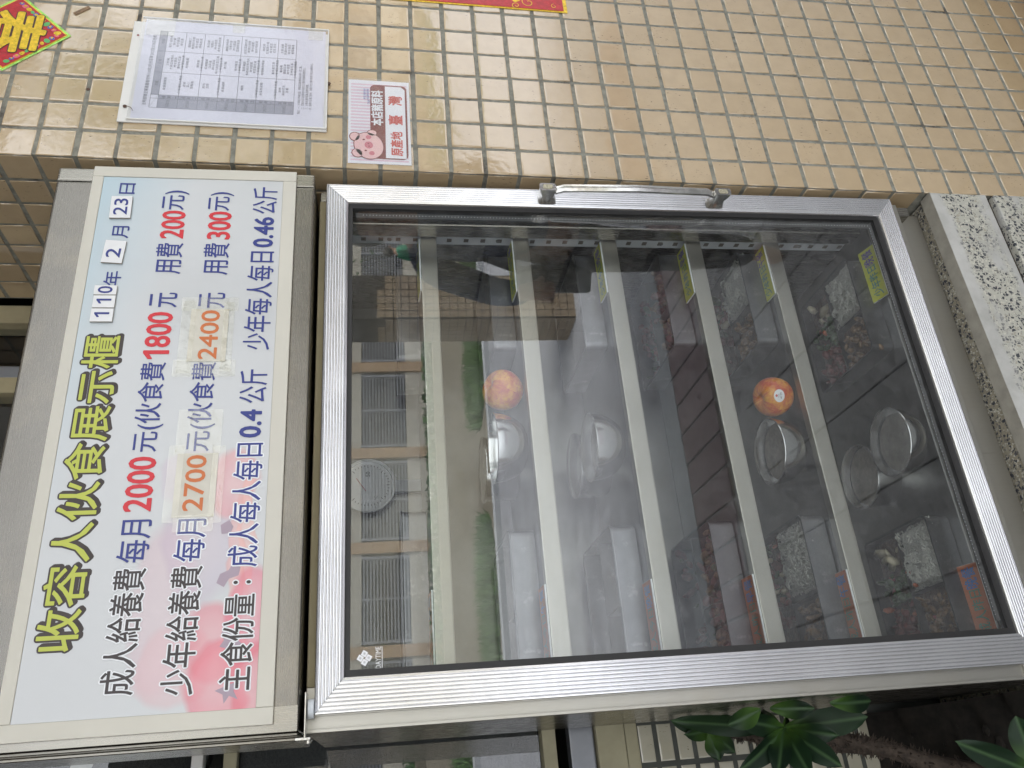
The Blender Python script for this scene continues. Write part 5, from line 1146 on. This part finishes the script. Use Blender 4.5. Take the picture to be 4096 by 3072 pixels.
# tree beyond the yard column
def tree(x, y, h, cr, label, name='garden_tree', n=5200):
    base = (x, y, 0); e = empty(name, T(base), label, 'tree', 'trees across the yard'); Q = mk(e, base)
    bm = bmesh.new(); tube(bm, (x, y, 0), (x+0.1, y, h*0.5), 0.13, 0.08, 10)
    for q in range(7): a = q*0.9; tube(bm, (x+0.1, y, h*(0.35+0.02*q)), (x+cr*0.7*math.cos(a), y+cr*0.7*math.sin(a), h*(0.6+0.05*(q % 3))), 0.05, 0.02, 6)
    Q('trunk', bm, M['bark'])
    bm = bmesh.new()
    cl = [(random.gauss(0, cr*0.45), random.gauss(0, cr*0.45), random.gauss(0, h*0.13)) for _ in range(26)]
    for _ in range(n):
        c_ = random.choice(cl); p = Vector((x+c_[0]+random.gauss(0, cr*0.16), y+c_[1]+random.gauss(0, cr*0.16), h*0.72+c_[2]+random.gauss(0, cr*0.14))); s = 0.06
        bm.faces.new([bm.verts.new(p+Vector((random.uniform(-s, s), random.uniform(-s, s), random.uniform(-s, s)))) for _ in range(3)])
    Q('crown', bm, M['hedge'])
tree(9.6, -9.6, 5.2, 1.9, 'leafy tree to the right of the yard column, before the building')
tree(15.6, -14.2, 10.0, 2.3, 'tall dense tree added out of view to block sky glare on the pillar tiles', n=15000)  # unseen blocker, keeps the sky out of part of the tile reflections

# ------------------------------------------------------------------ people in the yard (seen in the glass)
def person(M4, H, label, top, bottom, arms, phone=False, lean=0.0):
    e = empty('person', M4, label, 'person'); s = H/1.7
    def skinmesh(name, verts, edges, radii, mat, parent):
        me = bpy.data.meshes.new(name); me.from_pydata([Vector(v)*s for v in verts], edges, []); me.materials.append(mat)
        o = bpy.data.objects.new(name, me); COL.objects.link(o); o.parent = parent
        md = o.modifiers.new('skin', 'SKIN'); sub = o.modifiers.new('sub', 'SUBSURF'); sub.levels = 2; sub.render_levels = 2
        for i, r in enumerate(radii): me.skin_vertices[0].data[i].radius = (r[0]*s, r[1]*s) if isinstance(r, tuple) else (r*s, r*s)
        me.skin_vertices[0].data[0].use_root = True
        for p in me.polygons: p.use_smooth = True
        md.use_smooth_shade = True
        dg = bpy.context.evaluated_depsgraph_get(); m2 = bpy.data.meshes.new_from_object(o.evaluated_get(dg))
        o.modifiers.clear(); o.data = m2; m2.name = name
        return o
    l = lean
    V = [(0, 0, 0.93), (0, -0.01-l*0.3, 1.12), (0, -l*0.6, 1.32), (0, 0.0-l, 1.43), (0, -0.01-l, 1.50), (0, -0.02-l, 1.60), (0, -0.01-l, 1.66)]
    E_ = [(0, 1), (1, 2), (2, 3), (3, 4), (4, 5), (5, 6)]; Rr_ = [(0.135, 0.10), (0.125, 0.09), (0.15, 0.10), (0.07, 0.06), (0.052, 0.052), (0.075, 0.092), (0.06, 0.07)]
    for sd in (-1, 1):
        n = len(V); A = arms[0 if sd < 0 else 1]
        V += [(sd*0.17, -l, 1.40), (sd*A[0][0], A[0][1]-l, A[0][2]), (sd*A[1][0], A[1][1]-l, A[1][2])]
        E_ += [(3, n), (n, n+1), (n+1, n+2)]; Rr_ += [0.058, 0.044, 0.030]
        h = Vector(V[-1]); d = (h-Vector(V[-2])).normalized(); side = d.cross(Vector((0, 0, 1))).normalized()
        m = len(V); V.append(tuple(h+d*0.07)); E_.append((n+2, m)); Rr_.append((0.036, 0.018))
        for q in range(4):
            k = len(V); V.append(tuple(h+d*(0.125+0.01*(q in (1, 2)))+side*(q-1.5)*0.021)); E_.append((m, k)); Rr_.append(0.009)
        k = len(V); V.append(tuple(h+d*0.06+side*0.055)); E_.append((n+2, k)); Rr_.append(0.010)
        n = len(V); V += [(sd*0.09, 0, 0.86), (sd*0.10, -0.02, 0.50), (sd*0.10, 0.02, 0.09), (sd*0.11, -0.12, 0.035)]
        E_ += [(0, n), (n, n+1), (n+1, n+2), (n+2, n+3)]; Rr_ += [(0.095, 0.095), 0.062, 0.040, (0.045, 0.03)]
    skinmesh('body', V, E_, Rr_, M['skin'], e)
    TV = [(0, 0, 0.88), (0, -0.01-l*0.3, 1.12), (0, -l*0.6, 1.32), (0, -l, 1.42)]; TE = [(0, 1), (1, 2), (2, 3)]; TR = [(0.155, 0.125), (0.145, 0.115), (0.17, 0.12), (0.085, 0.075)]
    for sd in (-1, 1):
        n = len(TV); A = arms[0 if sd < 0 else 1]
        TV += [(sd*0.175, -l, 1.39), (sd*A[0][0], A[0][1]-l, A[0][2]), tuple(Vector((sd*A[0][0], A[0][1]-l, A[0][2])).lerp(Vector((sd*A[1][0], A[1][1]-l, A[1][2])), 0.8))]
        TE += [(3, n), (n, n+1), (n+1, n+2)]; TR += [0.072, 0.060, 0.048]
    skinmesh('shirt', TV, TE, TR, top, e)
    BV = [(0, 0, 0.95)]; BE = []; BR = [(0.15, 0.12)]
    for sd in (-1, 1):
        n = len(BV); BV += [(sd*0.09, 0, 0.84), (sd*0.10, -0.02, 0.50), (sd*0.10, 0.02, 0.08)]; BE += [(0, n), (n, n+1), (n+1, n+2)]; BR += [0.11, 0.085, 0.068]
    skinmesh('trousers', BV, BE, BR, bottom, e)
    bm = bmesh.new(); bmesh.ops.create_uvsphere(bm, u_segments=20, v_segments=12, radius=0.105*s)
    for v in bm.verts:
        v.co = Vector((v.co.x*0.86, v.co.y*1.0+0.012*s, v.co.z*1.08))
    for f in [f for f in bm.faces if f.calc_center_median().y < -0.045*s and f.calc_center_median().z < 0.045*s]: bm.faces.remove(f)
    for v in bm.verts: v.co += Vector((0, -0.015-l, 1.625))*s
    new('hair', bm, M['hair'], e, smooth=True)
    bm = bmesh.new()
    for sd in (-1, 1): box(bm, (sd*0.032-0.012)*s, (sd*0.032+0.012)*s, (-0.115-l)*s, (-0.105-l)*s, 1.612*s, 1.620*s, 0.002, 1)
    box(bm, -0.02*s, 0.02*s, (-0.112-l)*s, (-0.10-l)*s, 1.553*s, 1.560*s, 0.002, 1); new('eyes_and_mouth', bm, M['maroon'], e)
    bm = bmesh.new(); tube(bm, (0, (-0.10-l)*s, 1.615*s), (0, (-0.132-l)*s, 1.583*s), 0.008*s, 0.014*s, 8); new('nose', bm, M['skin'], e)
    return e
pm1 = T((2.03, -1.34, 0.0)) @ Matrix.Rotation(rad(222), 4, 'Z')
person(pm1, 1.70, 'person in blue-grey jacket and black trousers reflected in the right of the door glass', M['denim'], M['trouser'], [((0.25, -0.06, 1.13), (0.16, -0.30, 1.12)), ((0.27, 0.02, 1.12), (0.22, -0.22, 1.02))])
bgb = (2.03, -1.34, 0.92); bag = empty('shoulder_bag', T(bgb) @ Matrix.Rotation(rad(222), 4, 'Z'), 'black shoulder bag with a small white tag at the hip of the nearer person', 'bag')
bm = bmesh.new(); box(bm, 0.15, 0.24, -0.16, 0.16, -0.13, 0.14, 0.03, 3); new('bag_body', bm, M['black'], bag, smooth=True, angle=50)
bm = bmesh.new(); box(bm, 0.11, 0.125, -0.03, 0.03, 0.02, 0.07); bm2 = bm; new('white_tag', bm, M['whiteink'], bag)
bm = bmesh.new(); tube(bm, (0.17, -0.1, 0.12), (0.05, 0.02, 0.50), 0.012, n=8); tube(bm, (0.05, 0.02, 0.50), (0.17, 0.1, 0.12), 0.012, n=8); new('strap', bm, M['black'], bag)
person(T((9.4, -12.6, 0.012)) @ Matrix.Rotation(rad(100), 4, 'Z'), 1.65, 'small distant person in a green shirt and dark trousers, crossing the yard', M['greenshirt'], M['trouser'], [((0.26, 0.05, 1.13), (0.28, -0.1, 0.92)), ((0.27, 0.02, 1.12), (0.20, -0.26, 1.05))])
